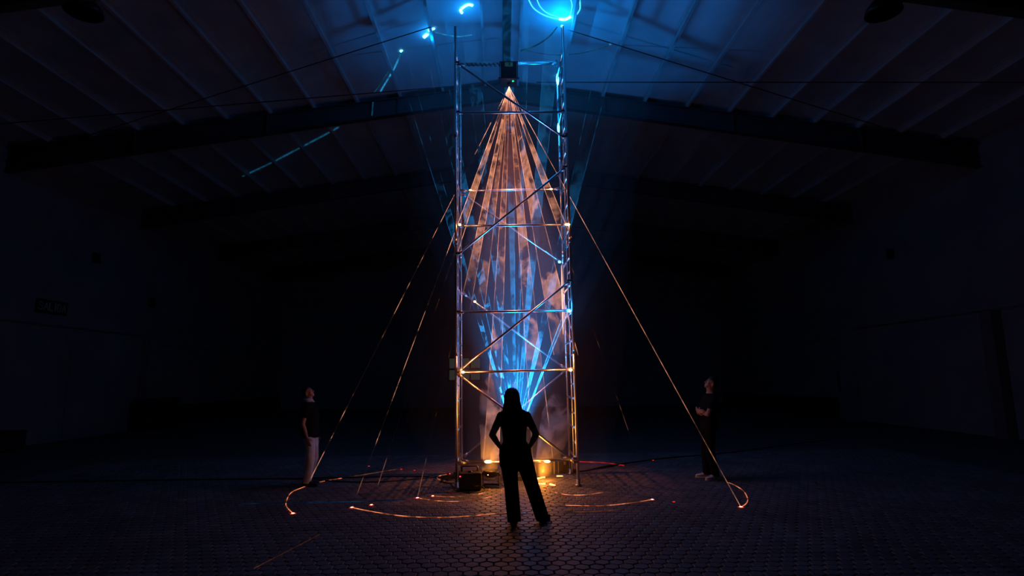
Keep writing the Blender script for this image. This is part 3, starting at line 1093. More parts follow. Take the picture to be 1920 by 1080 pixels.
h.loft([(V((hx, w.hc.y - 0.015, 1.672)), V((0.02, 0, 0)), V((0, 0.02, 0))), (V((hx, w.hc.y - 0.015, 1.655)), V((0.062, 0, 0)), V((0, 0.075, 0))),
        (V((hx, w.hc.y - 0.02, 1.615)), V((0.092, 0, 0)), V((0, 0.105, 0))), (V((hx, w.hc.y - 0.035, 1.56)), V((0.101, 0, 0)), V((0, 0.105, 0))),
        (V((hx + 0.002, w.hc.y - 0.055, 1.48)), V((0.108, 0, 0)), V((0, 0.088, 0))), (V((hx + 0.004, w.hc.y - 0.075, 1.40)), V((0.128, 0, 0)), V((0, 0.070, 0))),
        (V((hx + 0.006, w.hc.y - 0.085, 1.32)), V((0.148, 0, 0)), V((0, 0.058, 0))), (V((hx + 0.004, w.hc.y - 0.09, 1.24)), V((0.132, 0, 0)), V((0, 0.045, 0))),
        (V((hx, w.hc.y - 0.095, 1.17)), V((0.080, 0, 0)), V((0, 0.025, 0)))], 24)
solid_obj(h, 'hair', M['hair'], w.root, 0.010, 3)
shoe(w.root, anL, toeL, M['darkshoe'], M['darkshoe'], 0.92)
shoe(w.root, anR, toeR, M['darkshoe'], M['darkshoe'], 0.92)


def short_hair(p, quiff=0.0):
    h = MB()
    P, s = p.hpt, p.hs
    h.loft([(P((0, -0.060, -0.060)), p.hm @ V((0.045 * s, 0, 0)), p.hm @ V((0, 0.030 * s, 0))),
            (P((0, -0.056, -0.020)), p.hm @ V((0.070 * s, 0, 0)), p.hm @ V((0, 0.048 * s, 0))),
            (P((0, -0.030, 0.025)), p.hm @ V((0.079 * s, 0, 0)), p.hm @ V((0, 0.078 * s, 0))),
            (P((0, -0.006, 0.062)), p.hm @ V((0.079 * s, 0, 0)), p.hm @ V((0, 0.100 * s, 0))),
            (P((0, -0.004, 0.095 + quiff)), p.hm @ V((0.066 * s, 0, 0)), p.hm @ V((0, 0.088 * s, 0))),
            (P((0, -0.010, 0.122 + quiff)), p.hm @ V((0.040 * s, 0, 0)), p.hm @ V((0, 0.055 * s, 0))),
            (P((0, -0.012, 0.130 + quiff)), p.hm @ V((0.012 * s, 0, 0)), p.hm @ V((0, 0.016 * s, 0)))], 20)
    solid_obj(h, 'hair', M['hair'], p.root, 0.009, 2)


def shirt(p, sh, el, mat, sleeve=0.62, z0=0.50, add=0.020, collar=None, wide=1.0):
    t = MB()
    tt = dict(p.t)
    tt['wx'] = tt.get('wx', 1.0) * wide
    t.loft(torso_rings(p.H, add=add, z0=z0, z1=0.86, **tt), 22)
    for s in (-1, 1):
        if s not in sh:
            continue
        t.capsule(sh[s], 0.068, V(sh[s]).lerp(V(el[s]), 0.25), 0.064)
        t.tube(V(sh[s]).lerp(V(el[s]), 0.1), V(sh[s]).lerp(V(el[s]), sleeve), 0.066, 0.062, 16)
    o = solid_obj(t, 'shirt', mat, p.root, 0.010, 3)
    if collar:
        c = MB()
        n = p.neck
        rr = 0.038 * p.H
        c.loft([(V((n.x, n.y - 0.008, n.z - 0.070)), V((rr + 0.040, 0, 0)), V((0, rr + 0.040, 0))),
                (V((n.x, n.y - 0.012, n.z - 0.008)), V((rr + 0.010, 0, 0)), V((0, rr + 0.012, 0)))], 20)
        for s in (-1, 1):
            c.box((n.x + s * 0.035, n.y + rr + 0.012, n.z - 0.085), (0.055, 0.012, 0.05), Matrix.Rotation(R_(-30), 3, 'X'))
        c.build('collar', collar, o)


# ---- man on the left, in profile, facing the tower ---------------------------
LH = 1.66
m1 = Person((-3.36, 10.30, 0), -90, LH, 'young man in black polo and pale jeans looking up, standing left of the tower', 30, 0,
            {'lean': -0.10})
m1.make_body()
sh = {s: V((s * 0.185, -0.045, 1.325)) for s in (-1, 1)}
el = {s: V((s * 0.225, -0.075, 1.045)) for s in (-1, 1)}
wr = {s: V((s * 0.225, 0.010, 0.815)) for s in (-1, 1)}
for s in (-1, 1):
    m1.arm(sh[s], el[s], wr[s], 0.98)
    hand(m1.body, wr[s], (0, 0.28, -1), (-s, 0.15, 0), 1 if s > 0 else -1, 0.55)
hp = {s: V((s * 0.09, 0.0, 0.84)) for s in (-1, 1)}
kn = {s: V((s * 0.10, 0.035, 0.45)) for s in (-1, 1)}
an = {s: V((s * 0.10, -0.03 + 0.03 * s, 0.085)) for s in (-1, 1)}
to = {s: V((s * 0.12, 0.13 + 0.03 * s, 0.03)) for s in (-1, 1)}
for s in (-1, 1):
    m1.leg(hp[s], kn[s], an[s], to[s])
m1.finish()
shirt(m1, sh, el, M['blackcloth'], 0.62, 0.483, 0.032, M['collar'], 1.02)
j = MB()
j.loft(torso_rings(LH, add=0.014, z0=0.45, z1=0.60, lean=-0.10), 22)
for s in (-1, 1):
    trouser_leg(j, hp[s], kn[s], an[s] - V((0, 0, 0.035)), 0.096, 0.080, 0.066)
solid_obj(j, 'jeans', M['jeans'], m1.root, 0.010, 4)
short_hair(m1)
for s in (-1, 1):
    shoe(m1.root, an[s], to[s], M['darkshoe'], M['darkshoe'])

# ---- man on the right, arms crossed, facing the tower -------------------------
RH = 1.74
m2 = Person((3.66, 10.34, 0), 90, RH, 'man in black with crossed arms and white shoes looking up, standing right of the tower', 30, 0,
            {'lean': -0.11})
m2.make_body()
sh = {s: V((s * 0.195, -0.055, 1.385)) for s in (-1, 1)}
el = {-1: V((-0.225, 0.075, 1.120)), 1: V((0.225, 0.075, 1.120))}
wr = {-1: V((0.045, 0.165, 1.195)), 1: V((-0.065, 0.190, 1.165))}
for s in (-1, 1):
    m2.arm(sh[s], el[s], wr[s], 1.0)
hand(m2.body, wr[-1], (1, -0.15, 0.15), (0, -1, 0), 1, 0.5)
hand(m2.body, wr[1], (-1, -0.25, 0.10), (0, -1, 0), -1, 0.6)
hp = {s: V((s * 0.095, 0.0, 0.88)) for s in (-1, 1)}
kn = {s: V((s * 0.11, 0.035, 0.47)) for s in (-1, 1)}
an = {s: V((s * 0.115, -0.02 - 0.035 * s, 0.085)) for s in (-1, 1)}
an[1] = V((0.12, 0.035, 0.085))
an[-1] = V((-0.12, -0.035, 0.085))
to = {s: an[s] + V((s * 0.03, 0.16, -0.055)) for s in (-1, 1)}
for s in (-1, 1):
    m2.leg(hp[s], kn[s], an[s], to[s])
m2.finish()
shirt(m2, sh, el, M['blackcloth'], 0.66, 0.485, 0.022)
j = MB()
j.loft(torso_rings(RH, add=0.014, z0=0.45, z1=0.60, lean=-0.11), 22)
for s in (-1, 1):
    trouser_leg(j, hp[s], kn[s], an[s] - V((0, 0, 0.025)), 0.098, 0.080, 0.070)
solid_obj(j, 'trousers', M['blackpants'], m2.root, 0.010, 4)
short_hair(m2, 0.012)
for s in (-1, 1):
    shoe(m2.root, an[s], to[s], M['whiteshoe'], M['sole'])

# ---- person behind the tower, facing the camera --------------------------------
FH = 1.72
m3 = Person((0.27, 12.55, 0), 180, FH, 'person in dark clothes behind the tower, mostly hidden by the woman', 16, -6)
m3.make_body()
sh = {s: V((s * 0.185, -0.005, 1.385)) for s in (-1, 1)}
el = {s: V((s * 0.285, -0.03, 1.135)) for s in (-1, 1)}
wr = {s: V((s * 0.215, 0.10, 0.955)) for s in (-1, 1)}
for s in (-1, 1):
    m3.arm(sh[s], el[s], wr[s])
    hand(m3.body, wr[s], (-s * 0.3, 0.6, -0.6), (-s * 0.9, -0.3, 0), 1 if s > 0 else -1, 0.6)
hp = {s: V((s * 0.095, 0.0, 0.87)) for s in (-1, 1)}
kn = {s: V((s * 0.11, 0.03, 0.46)) for s in (-1, 1)}
an = {s: V((s * 0.12, -0.02, 0.085)) for s in (-1, 1)}
to = {s: V((s * 0.15, 0.14, 0.03)) for s in (-1, 1)}
for s in (-1, 1):
    m3.leg(hp[s], kn[s], an[s], to[s])
m3.finish()
shirt(m3, sh, el, M['blackcloth'], 0.55, 0.485, 0.020)
j = MB()
j.loft(torso_rings(FH, add=0.014, z0=0.45, z1=0.60), 22)
for s in (-1, 1):
    trouser_leg(j, hp[s], kn[s], an[s] - V((0, 0, 0.03)), 0.105, 0.080, 0.070)
solid_obj(j, 'trousers', M['blackpants'], m3.root, 0.010, 4)
short_hair(m3)
for s in (-1, 1):
    shoe(m3.root, an[s], to[s], M['darkshoe'], M['darkshoe'])

# ================================================================== LASER LIGHT
BEAM_O = (1.0, 0.37, 0.19)
BEAM_B = (0.02, 0.38, 1.0)


def beam(src, a, b, mat, edge_mat, label, group, r_edge=0.006, w0=0.008, edges=(1, 1), stop=1.0):
    """thin sheet of laser light from the aperture to the chord a-b, with its two brighter border rays"""
    src, a, b = V(src), V(a), V(b)
    o = empty('laser_beam', src)
    tag(o, label, 'laser beam', group)
    A, B = (a - src) * stop, (b - src) * stop
    ch = (B - A)
    if ch.length > 0.02:
        u = ch.normalized()
        n = A.cross(B).normalized()
        mb = MB()
        r0 = mb.ring([-u * w0 - n * 0.002, u * w0 - n * 0.002, u * w0 + n * 0.002, -u * w0 + n * 0.002])
        r1 = mb.ring([A - n * 0.004, B - n * 0.004, B + n * 0.004, A + n * 0.004])
        mb.bridge(r0, r1, False)
        mb.face(r0[::-1])
        mb.face(r1)
        mb.build('light_sheet', mat, o)
        if edges[0]:
            MB().tube(-u * w0, A, 0.003, r_edge, 6).build('border_ray', edge_mat, o)
        if edges[1]:
            MB().tube(u * w0, B, 0.003, r_edge, 6).build('border_ray', edge_mat, o)
    else:
        MB().tube((0, 0, 0), A, 0.004, r_edge, 6).build('ray', edge_mat, o)
    return o


bo = lambda k, st, lo, hi, **kw: beam_material('orange_beam_%d' % k, BEAM_O, st, lo, hi, seed=k, **kw)
bb = lambda k, st, lo, hi, **kw: beam_material('blue_beam_%d' % k, BEAM_B, st, lo, hi, seed=k, **kw)
GO = 'orange laser beams fanning down from the hanging projector'
GB = 'blue laser beams rising from the ground projector'
edge_o = beam_material('orange_border_ray', BEAM_O, 0.95, 0.36, 0.62, scale=1.0, floor_=0.12, falloff=0.45, seed=3)
edge_s = beam_material('orange_short_border_ray', BEAM_O, 0.95, 0.36, 0.62, scale=1.0, floor_=0.12, falloff=0.45, seed=3, reach=5.2)
out_o = beam_material('orange_outer_ray', BEAM_O, 1.5, 0.50, 0.58, scale=1.1, floor_=0.015, falloff=0.9, seed=5, fine=0.6)
out_r = beam_material('orange_outer_ray_right', BEAM_O, 1.6, 0.38, 0.60, scale=1.3, floor_=0.14, falloff=0.9, seed=8, fine=0.6)
out_d = beam_material('orange_dim_ray', BEAM_O, 0.55, 0.50, 0.60, scale=1.1, floor_=0.015, falloff=0.9, seed=6, fine=0.6)
ray = lambda x, y, m, lab, r=0.005: beam(SRC_O, (x, y, 0), (x, y, 0), None, m, lab, GO, r)
ray(-2.87, 8.19, out_o, 'thin broken orange laser ray slanting down to the floor far left of the tower')
ray(-2.15, 8.50, out_o, 'thin broken orange laser ray reaching the left end of the long floor arc')
ray(-1.91, 8.65, out_d, 'dim broken laser ray close beside the ray to the long floor arc')
ray(-1.31, 9.09, out_d, 'short broken laser ray just outside the left tower leg')
ray(3.27, 8.16, out_r, 'long orange laser ray slanting down past the man with crossed arms', 0.0055)
ray(2.19, 8.72, out_d, 'faint laser ray right of the tower, reaching the long floor arc', 0.004)
K = dict(falloff=0.35, fine=0.5)
beam(SRC_O, (-2.15, 8.50, 0), (-1.80, 8.70, 0), bo(1, 0.30, 0.44, 0.58, floor_=0.05, scale=1.2, reach=4.2, **K), edge_s, 'leftmost orange light sheet, ending at the left tower legs', GO, stop=0.48)
beam(SRC_O, (-1.31, 9.09, 0), (-1.02, 9.21, 0), bo(2, 0.34, 0.45, 0.56, floor_=0.07, scale=1.3, reach=4.8, **K), edge_s, 'second orange light sheet from the left, inside the tower', GO, stop=0.68)
beam(SRC_O, (-0.92, 10.2, 0), (-0.66, 10.2, 0), bo(3, 0.20, 0.46, 0.56, floor_=0.04, scale=1.3, reach=5.0, **K), edge_s, 'faint third orange light sheet from the left, inside the tower', GO, edges=(0, 1), stop=0.68)
beam(SRC_O, (-0.33, 9.90, 0.43), (-0.07, 9.90, 0.43), bo(4, 0.30, 0.45, 0.57, floor_=0.06, scale=1.2, **K), edge_o, 'orange light sheet striking the bottom brace left of the woman', GO)
beam(SRC_O, (0.50, 9.90, 0.42), (0.84, 9.90, 0.42), bo(6, 0.30, 0.46, 0.57, floor_=0.05, scale=1.2, reach=6.8, **K), edge_o, 'orange light sheet striking the bottom brace right of the woman', GO)
beam(SRC_O, (1.24, 10.3, 0.05), (1.74, 9.40, 0), bo(7, 0.34, 0.48, 0.53, floor_=0.05, reach=6.0, **K), edge_o, 'orange light sheet with torn smoke patches, second from the right', GO, stop=0.72)
beam(SRC_O, (2.19, 8.72, 0), (2.54, 8.50, 0), bo(8, 0.38, 0.45, 0.57, floor_=0.07, scale=1.1, reach=4.3, **K), edge_s, 'rightmost orange light sheet, ending at the right tower legs', GO, stop=0.45)
edge_b = beam_material('blue_border_ray', BEAM_B, 7.0, 0.46, 0.58, scale=1.6, floor_=0.03, falloff=2.1, seed=9)
c3 = lambda x, y: (x, y, zc(x) - 0.02)
beam(SRC_B, c3(-2.70, 13.55), c3(-2.40, 13.35), bb(1, 9.0, 0.49, 0.55, scale=2.0, floor_=0.01, falloff=2.8, reach=6.5), edge_b, 'leftmost blue light sheet rising out of the tower', GB)
beam(SRC_B, c3(-1.90, 13.00), c3(-1.50, 12.67), bb(2, 9.0, 0.48, 0.55, scale=2.0, floor_=0.02, falloff=2.6, reach=7.5), edge_b, 'second blue light sheet from the left, rising to the bright ceiling spots', GB)
beam(SRC_B, c3(-0.93, 12.23), c3(-0.59, 11.95), bb(3, 7.0, 0.49, 0.55, scale=2.0, floor_=0.02, falloff=2.6), edge_b, 'third blue light sheet from the left, rising to the curled ceiling mark', GB)
beam(SRC_B, c3(0.05, 11.35), c3(0.30, 11.35), bb(4, 2.0, 0.44, 0.58, scale=1.2, floor_=0.04, falloff=1.7), edge_b, 'nearly vertical blue light sheet in the tower centre', GB, edges=(0, 1))
beam(SRC_B, c3(0.56, 11.35), c3(0.68, 11.35), bb(5, 2.0, 0.44, 0.58, scale=1.2, floor_=0.04, falloff=1.7), edge_b, 'narrow blue light sheet just right of the tower centre', GB, edges=(0, 1))
beam(SRC_B, c3(1.12, 12.15), c3(1.50, 12.35), bb(6, 6.0, 0.42, 0.58, scale=1.2, floor_=0.07, falloff=2.3), edge_b, 'blue light sheet rising to the bright ring on the ceiling', GB)
beam(SRC_B, c3(2.55, 13.20), c3(2.95, 13.05), bb(7, 9.0, 0.42, 0.58, scale=1.2, floor_=0.02, falloff=2.8, reach=7), edge_b, 'blue light sheet leaning right towards the tower legs', GB)
beam(SRC_B, (1.16, 9.93, 2.93), (1.19, 10.35, 3.10), bb(8, 6.0, 0.40, 0.58, scale=1.2, floor_=0.08, falloff=2.0), edge_b, 'lowest blue light sheet, ending on the right tower leg', GB)
# ---- smoke: a thin plume filling the tower, and denser billows at its base --------
def volume_material(name, density, noise=None, aniso=0.2, color=(1, 1, 1)):
    m = bpy.data.materials.new(name)
    m.use_nodes = True
    nt = m.node_tree
    nt.nodes.remove(nt.nodes['Principled BSDF'])
    v = nt.nodes.new('ShaderNodeVolumeScatter')
    v.inputs['Color'].default_value = (*color, 1)
    v.inputs['Anisotropy'].default_value = aniso
    v.inputs['Density'].default_value = density
    if noise:
        sc, lo, hi, seed = noise
        tc = nt.nodes.new('ShaderNodeTexCoord')
        mp = nt.nodes.new('ShaderNodeMapping')
        mp.inputs['Location'].default_value = (seed * 1.3, seed * 0.7, seed * 2.1)
        mp.inputs['Scale'].default_value = (1, 1, 0.7)
        nt.links.new(tc.outputs['Object'], mp.inputs['Vector'])
        n = nt.nodes.new('ShaderNodeTexNoise')
        n.inputs['Scale'].default_value = sc
        n.inputs['Detail'].default_value = 5
        n.inputs['Roughness'].default_value = 0.62
        n.inputs['Distortion'].default_value = 0.6
        nt.links.new(mp.outputs[0], n.inputs['Vector'])
        mr = nt.nodes.new('ShaderNodeMapRange')
        mr.interpolation_type = 'SMOOTHSTEP'
        mr.inputs['From Min'].default_value = lo
        mr.inputs['From Max'].default_value = hi
        mr.inputs['To Max'].default_value = density
        nt.links.new(n.outputs['Fac'], mr.inputs['Value'])
        nt.links.new(mr.outputs[0], v.inputs['Density'])
    nt.links.new(v.outputs[0], nt.nodes['Material Output'].inputs['Volume'])
    return m


def plume(loc, rings, mat, label):
    """rings: (x, y, z, rx, ry) from the bottom to the top, with an uneven outline"""
    o = empty('smoke', loc)
    tag(o, label, 'smoke', 'smoke in and around the tower', 'stuff')
    mb = MB()
    rr = []
    n = 28
    ph = random.uniform(0, 6)
    for (x, y, z, rx, ry) in rings:
        rr.append(mb.ring([(x + rx * math.cos(a) * (1 + 0.10 * math.sin(3 * a + 2.1 * z + ph)), y + ry * math.sin(a) * (1 + 0.10 * math.sin(2 * a - 1.7 * z + ph)), z)
                           for a in [2 * math.pi * k / n for k in range(n)]]))
    for a_, b_ in zip(rr, rr[1:]):
        mb.bridge(a_, b_)
    mb.face(rr[0][::-1])
    mb.face(rr[-1])
    mb.build('plume', mat, o)


plume((0.25, 11.2, 0.03), [(0, -0.4, 0.01, 1.5, 1.3), (0, -0.4, 1.0, 1.9, 1.5), (0, -0.2, 3.5, 2.1, 1.7), (0.1, 0.2, 6.0, 2.3, 1.9), (0.3, 0.6, 8.2, 2.8, 2.3), (0.4, 0.8, 9.7, 3.2, 2.5)],
      volume_material('hall_haze', 0.014, aniso=0.1), 'faint haze in the air around the scaffold tower and under the ceiling')
plume((0.23, 10.45, 0.03), [(0, 0, 0.02, 0.75, 0.45), (0, 0, 0.5, 0.95, 0.56), (0.02, 0, 1.5, 0.98, 0.60), (0.04, 0, 2.8, 1.0, 0.60), (0.05, 0, 4.2, 1.0, 0.60),
                            (0.02, 0.1, 5.0, 0.72, 0.48), (0, 0.2, 5.5, 0.50, 0.36), (-0.02, 0.28, 5.9, 0.30, 0.24), (-0.02, 0.32, 6.3, 0.12, 0.10), (-0.02, 0.35, 6.6, 0.02, 0.02)],
      volume_material('tower_smoke', 0.075), 'thin smoke hanging inside the scaffold tower')
plume((-0.24, 9.98, 0.10), [(0, 0, 0.0, 0.10, 0.08), (0, 0, 0.25, 0.15, 0.12), (0.01, 0, 0.7, 0.17, 0.14), (-0.02, 0, 1.2, 0.17, 0.14), (0.0, 0, 1.6, 0.10, 0.10), (0.0, 0, 1.75, 0.02, 0.02)],
      volume_material('billow_one', 9.0, (3.6, 0.46, 0.58, 2.0)), 'narrow column of orange lit smoke left of the woman')
plume((0.92, 10.62, 0.05), [(-0.18, 0, 0.0, 0.12, 0.12), (-0.12, 0, 0.3, 0.22, 0.18), (0.0, 0, 0.75, 0.30, 0.22), (0.05, 0, 1.1, 0.27, 0.20), (0.06, 0, 1.35, 0.15, 0.12), (0.06, 0, 1.5, 0.02, 0.02)],
      volume_material('billow_two', 5.5, (3.0, 0.46, 0.58, 5.0)), 'billowing orange lit smoke between the woman and the right tower leg')

# ---- laser light on floor and ceiling, painted as glowing strips --------------------------------------
TR_O = (1.0, 0.26, 0.10)
def trace_material(name, color, strength, lo, hi, scale, floor_):
    m = beam_material(name, color, strength, lo, hi, scale=scale, floor_=floor_, falloff=0.0, fine=0.5)
    nt = m.node_tree
    e = [n for n in nt.nodes if n.type == 'EMISSION'][0]
    nt.links.new(e.outputs[0], nt.nodes['Material Output'].inputs['Surface'])
    return m


tr_floor = trace_material('floor_trace', TR_O, 0.9, 0.42, 0.58, 3.5, 0.12)
tr_hot = trace_material('floor_trace_hot', (1.0, 0.30, 0.08), 5.0, 0.3, 0.6, 2.0, 0.6)
tr_faint = trace_material('floor_trace_faint', (1.0, 0.30, 0.15), 0.12, 0.35, 0.62, 2.0, 0.2)
tr_red = trace_material('floor_trace_red', (1.0, 0.03, 0.03), 0.45, 0.3, 0.6, 2.0, 0.4)
tr_blue = trace_material('floor_trace_blue', (0.05, 0.30, 0.8), 0.06, 0.35, 0.62, 1.0, 0.2)


def crom(P, n=8):
    Q = []
    for i in range(len(P) - 1):
        a, b, c_, d = P[max(0, i - 1)], P[i], P[i + 1], P[min(len(P) - 1, i + 2)]
        for k in range(n):
            t_ = k / n
            Q.append(0.5 * ((2 * b) + (c_ - a) * t_ + (2 * a - 5 * b + 4 * c_ - d) * t_ ** 2 + (3 * b - a - 3 * c_ + d) * t_ ** 3))
    Q.append(P[-1])
    return Q


def trace(pts, r, mat, label, ceilz=False, cat='laser mark', group='laser marks on the floor'):
    if ceilz is True:
        P = [V((x, y, zc(x) - 0.004)) for x, y in pts]
    elif ceilz:
        P = [V(p) for p in pts]
    else:
        P = [V((x, y, 0.003)) for x, y in pts]
    Q = crom(P)
    return tag(MB().path(Q, r, 6).build('laser_trace', mat, origin=Q[len(Q) // 2]), label, cat, group)


trace([(-2.15, 8.5), (-1.78, 8.21), (-1.32, 7.94), (-0.8, 7.83), (-0.31, 7.93), (0.04, 8.06)], 0.0055, tr_floor, 'long orange laser arc on the floor left of the woman')
trace([(0.50, 8.58), (0.95, 8.42), (1.39, 8.37), (1.81, 8.51), (2.19, 8.72)], 0.0055, tr_floor, 'long orange laser arc on the floor right of the woman')
trace([(0.8, 8.04), (1.12, 8.02), (1.56, 8.08)], 0.008, tr_faint, 'faint laser streak on the floor in front of the right arc')
trace([(-1.31, 9.09), (-0.98, 8.86), (-0.66, 8.81), (-0.31, 8.98), (-0.07, 9.32), (-0.02, 9.66)], 0.0055, tr_floor, 'outer of two small orange laser arcs before the fog machine')
trace([(-1.09, 9.21), (-0.77, 9.13), (-0.53, 9.19), (-0.33, 9.38), (-0.22, 9.72)], 0.0055, tr_floor, 'inner of two small orange laser arcs before the fog machine')
trace([(0.69, 9.74), (0.77, 9.42), (0.96, 9.18), (1.2, 9.12), (1.42, 9.21), (1.59, 9.32)], 0.0065, tr_floor, 'small orange laser arc on the floor before the right tower leg')
trace([(-2.87, 8.19), (-3.12, 8.63), (-3.26, 9.0), (-3.42, 9.61), (-3.41, 10.0), (-3.28, 10.55), (-2.98, 10.95)], 0.006, tr_floor, 'orange laser arc on the floor at the feet of the man in jeans')
trace([(-2.98, 10.95), (-2.59, 11.38), (-2.13, 11.92)], 0.008, tr_faint, 'faint laser line on the floor behind the left cables')
trace([(3.27, 8.16), (3.42, 8.35), (3.59, 8.69), (3.77, 9.28), (3.82, 9.77), (3.8, 10.0)], 0.006, tr_floor, 'orange laser arc on the floor at the feet of the man with crossed arms')
trace([(-3.9, 8.85), (-3.19, 8.87), (-2.72, 8.89), (-2.25, 8.89), (-1.79, 8.93), (-1.48, 8.98)], 0.010, tr_blue, 'straight dim blue laser line on the left of the floor')
trace([(-1.03, 11.25), (-1.17, 11.08), (-1.21, 10.85), (-1.1, 10.57), (-0.88, 10.45)], 0.0065, tr_floor, 'short hooked orange laser arc around the power strip')
trace([(1.62, 12.58), (2.1, 12.39), (2.46, 11.98)], 0.012, tr_red, 'red laser line on the floor behind the right tower leg')
trace([(0.54, 10.50), (0.75, 10.75)], 0.018, tr_hot, 'bright slanted orange laser streak on the floor in the tower')
trace([(0.60, 10.08), (0.72, 10.07)], 0.016, tr_hot, 'bright level orange laser streak on the floor in the tower')
trace([(0.79, 10.03), (0.86, 9.92)], 0.020, tr_hot, 'brightest short orange laser streak before the bottom brace')
trace([(0.98, 10.82), (1.09, 10.82)], 0.014, tr_hot, 'short orange laser streak before the flight cases')
trace([(-2.42, 5.9), (-2.16, 7.11)], 0.004, tr_faint, 'faint straight laser line in the left foreground')

dot_core = emission('laser_dot_core', (1.0, 0.42, 0.25), 9.0, False)
dot_rim = emission('laser_dot_rim', (1.0, 0.035, 0.02), 1.0, False)  # glowing rim paints the red halo round each laser dot
DOTS = [((-2.87, 8.19), 1.0, 'red laser dot on the floor before the man in jeans'), ((-2.15, 8.50), 1.0, 'red laser dot at the left end of the long floor arc'),
        ((-1.91, 8.65), 0.9, 'red laser dot beside the left end of the long floor arc'), ((-1.31, 9.09), 1.0, 'red laser dot at the end of the outer small arc'),
        ((-1.09, 9.21), 0.9, 'red laser dot at the end of the inner small arc'), ((-2.81, 12.4), 0.6, 'farthest red laser dot behind the left cables'),
        ((-2.05, 11.91), 0.6, 'dim red laser dot behind the left cables'), ((-1.76, 11.75), 0.5, 'dim red laser dot close behind the power strip'),
        ((2.19, 8.72), 0.9, 'red laser dot at the right end of the long floor arc'), ((2.46, 8.56), 0.5, 'dim red laser dot beyond the right end of the long arc'),
        ((3.27, 8.16), 1.0, 'red laser dot on the floor before the man with crossed arms'), ((2.37, 12.06), 0.7, 'red laser dot on the right trailing cable'),
        ((3.24, 12.67), 0.5, 'dim red laser dot far along the right trailing cable'), ((-1.03, 11.25), 0.9, 'red laser dot at the end of the hooked arc')]
for (x, y), k, lab in DOTS:
    o = empty('laser_dot', (x, y, 0.0))
    tag(o, lab, 'laser mark', 'laser dots on the floor')
    MB().ellipsoid((0, 0, 0.002), (0.040 * k, 0.045 * k, 0.004)).build('rim', dot_rim, o)
    if k > 0.65:
        MB().ellipsoid((0, 0, 0.005), (0.020 * k, 0.024 * k, 0.006)).build('core', dot_core, o)

GC = 'laser marks on the ceiling'
cy_hot = emission('ceiling_trace_hot', (0.10, 0.62, 1.0), 9.0)
cy_ring = emission('ceiling_trace_ring', (0.04, 0.50, 1.0), 3.0)
cy_mid = trace_material('ceiling_trace_mid', (0.03, 0.42, 0.9), 0.55, 0.3, 0.6, 2.0, 0.3)
cy_faint = trace_material('ceiling_trace_faint', (0.03, 0.40, 0.75), 0.14, 0.3, 0.6, 1.5, 0.3)
P = []
rg = MB()
ccx, ccy = 1.27, 11.83
outer = [(0.68, 11.84), (0.80, 12.10), (1.03, 12.29), (1.32, 12.38), (1.57, 12.35), (1.75, 12.25), (1.85, 11.99), (1.84, 11.77), (1.77, 11.52), (1.55, 11.30), (1.2, 11.22), (0.9, 11.35), (0.72, 11.58)]
inner = [(0.86, 11.78), (0.95, 12.02), (1.12, 12.21), (1.38, 12.31), (1.58, 12.29), (1.66, 12.15), (1.66, 11.8), (1.5, 11.45), (1.2, 11.38), (0.95, 11.52)]
ro = empty('laser_ring', (ccx, ccy, zc(ccx)))
tag(ro, 'bright cyan laser ring drawn on the ceiling over the right tower leg', 'laser mark', GC)
for nm, pts, rr in (('outer_loop', outer, 0.013), ('inner_loop', inner, 0.011)):
    Q = crom([V((x, y, zc(x) - 0.004)) for x, y in pts + [pts[0]]])[:-1]
    o = MB().path([q - V((ccx, ccy, zc(ccx))) for q in Q], rr, 6, True).build(nm, cy_ring, ro)
Q = crom([V((x, y, zc(x) - 0.01)) for x, y in ((1.42, 12.36), (1.56, 12.36), (1.68, 12.22))])
MB().path([q - V((ccx, ccy, zc(ccx))) for q in Q], 0.035, 8).build('hot_arc', cy_hot, ro)
trace([(-0.88, 12.24), (-0.90, 12.13), (-0.80, 12.01), (-0.70, 11.97), (-0.62, 12.02)], 0.032, cy_hot, 'bright white-cyan curled laser mark on the ceiling', True, group=GC)
trace([(-1.87, 12.99), (-1.77, 12.88)], 0.045, cy_hot, 'larger bright cyan laser spot beside the ceiling purlin', True, group=GC)
trace([(-1.73, 12.75), (-1.58, 12.68)], 0.038, cy_hot, 'bright short cyan laser dash above the larger spot', True, group=GC)
trace([(-2.53, 13.47), (-2.49, 13.43)], 0.030, cy_hot, 'small bright cyan laser spot starting the long ceiling tail', True, group=GC)
trace([(-1.58, 12.85), (-1.34, 13.01), (-1.02, 13.15), (-0.69, 13.15)], 0.014, cy_mid, 'blue laser arc hanging between the bright ceiling spots', True, group=GC)
trace([(-2.54, 13.52), (-2.69, 13.91), (-2.92, 14.38), (-3.26, 15.0), (-3.42, 15.3)], 0.022, cy_mid, 'long curved cyan laser tail running to the roof beam', True, group=GC)
trace([(-2.72, 13.9), (-2.99, 14.30), (-3.40, 15.0), (-3.6, 15.3)], 0.012, cy_faint, 'faint twin of the long laser tail', True, group=GC)
trace([(-3.65, 15.39, 9.66), (-3.66, 15.39, 9.45), (-3.67, 15.39, 9.26)], 0.02, cy_faint, 'short faint laser line down the roof beam face', 'xyz', group=GC)
trace([(-5.13, 17.13), (-5.88, 17.67), (-6.78, 18.28), (-7.99, 19.1), (-9.37, 19.95)], 0.032, cy_faint, 'faint straight laser streak on the ceiling beyond the roof beam', True, group=GC)
trace([(0.54, 13.91), (0.94, 13.58), (1.25, 13.12), (1.41, 12.69)], 0.020, cy_faint, 'faint curved laser line below the ceiling ring', True, group=GC)
trace([(0.68, 13.86), (1.32, 13.92), (2.0, 13.74), (2.5, 13.41), (2.77, 13.14)], 0.010, cy_faint, 'thin faint laser arc right of the tower top', True, group=GC)
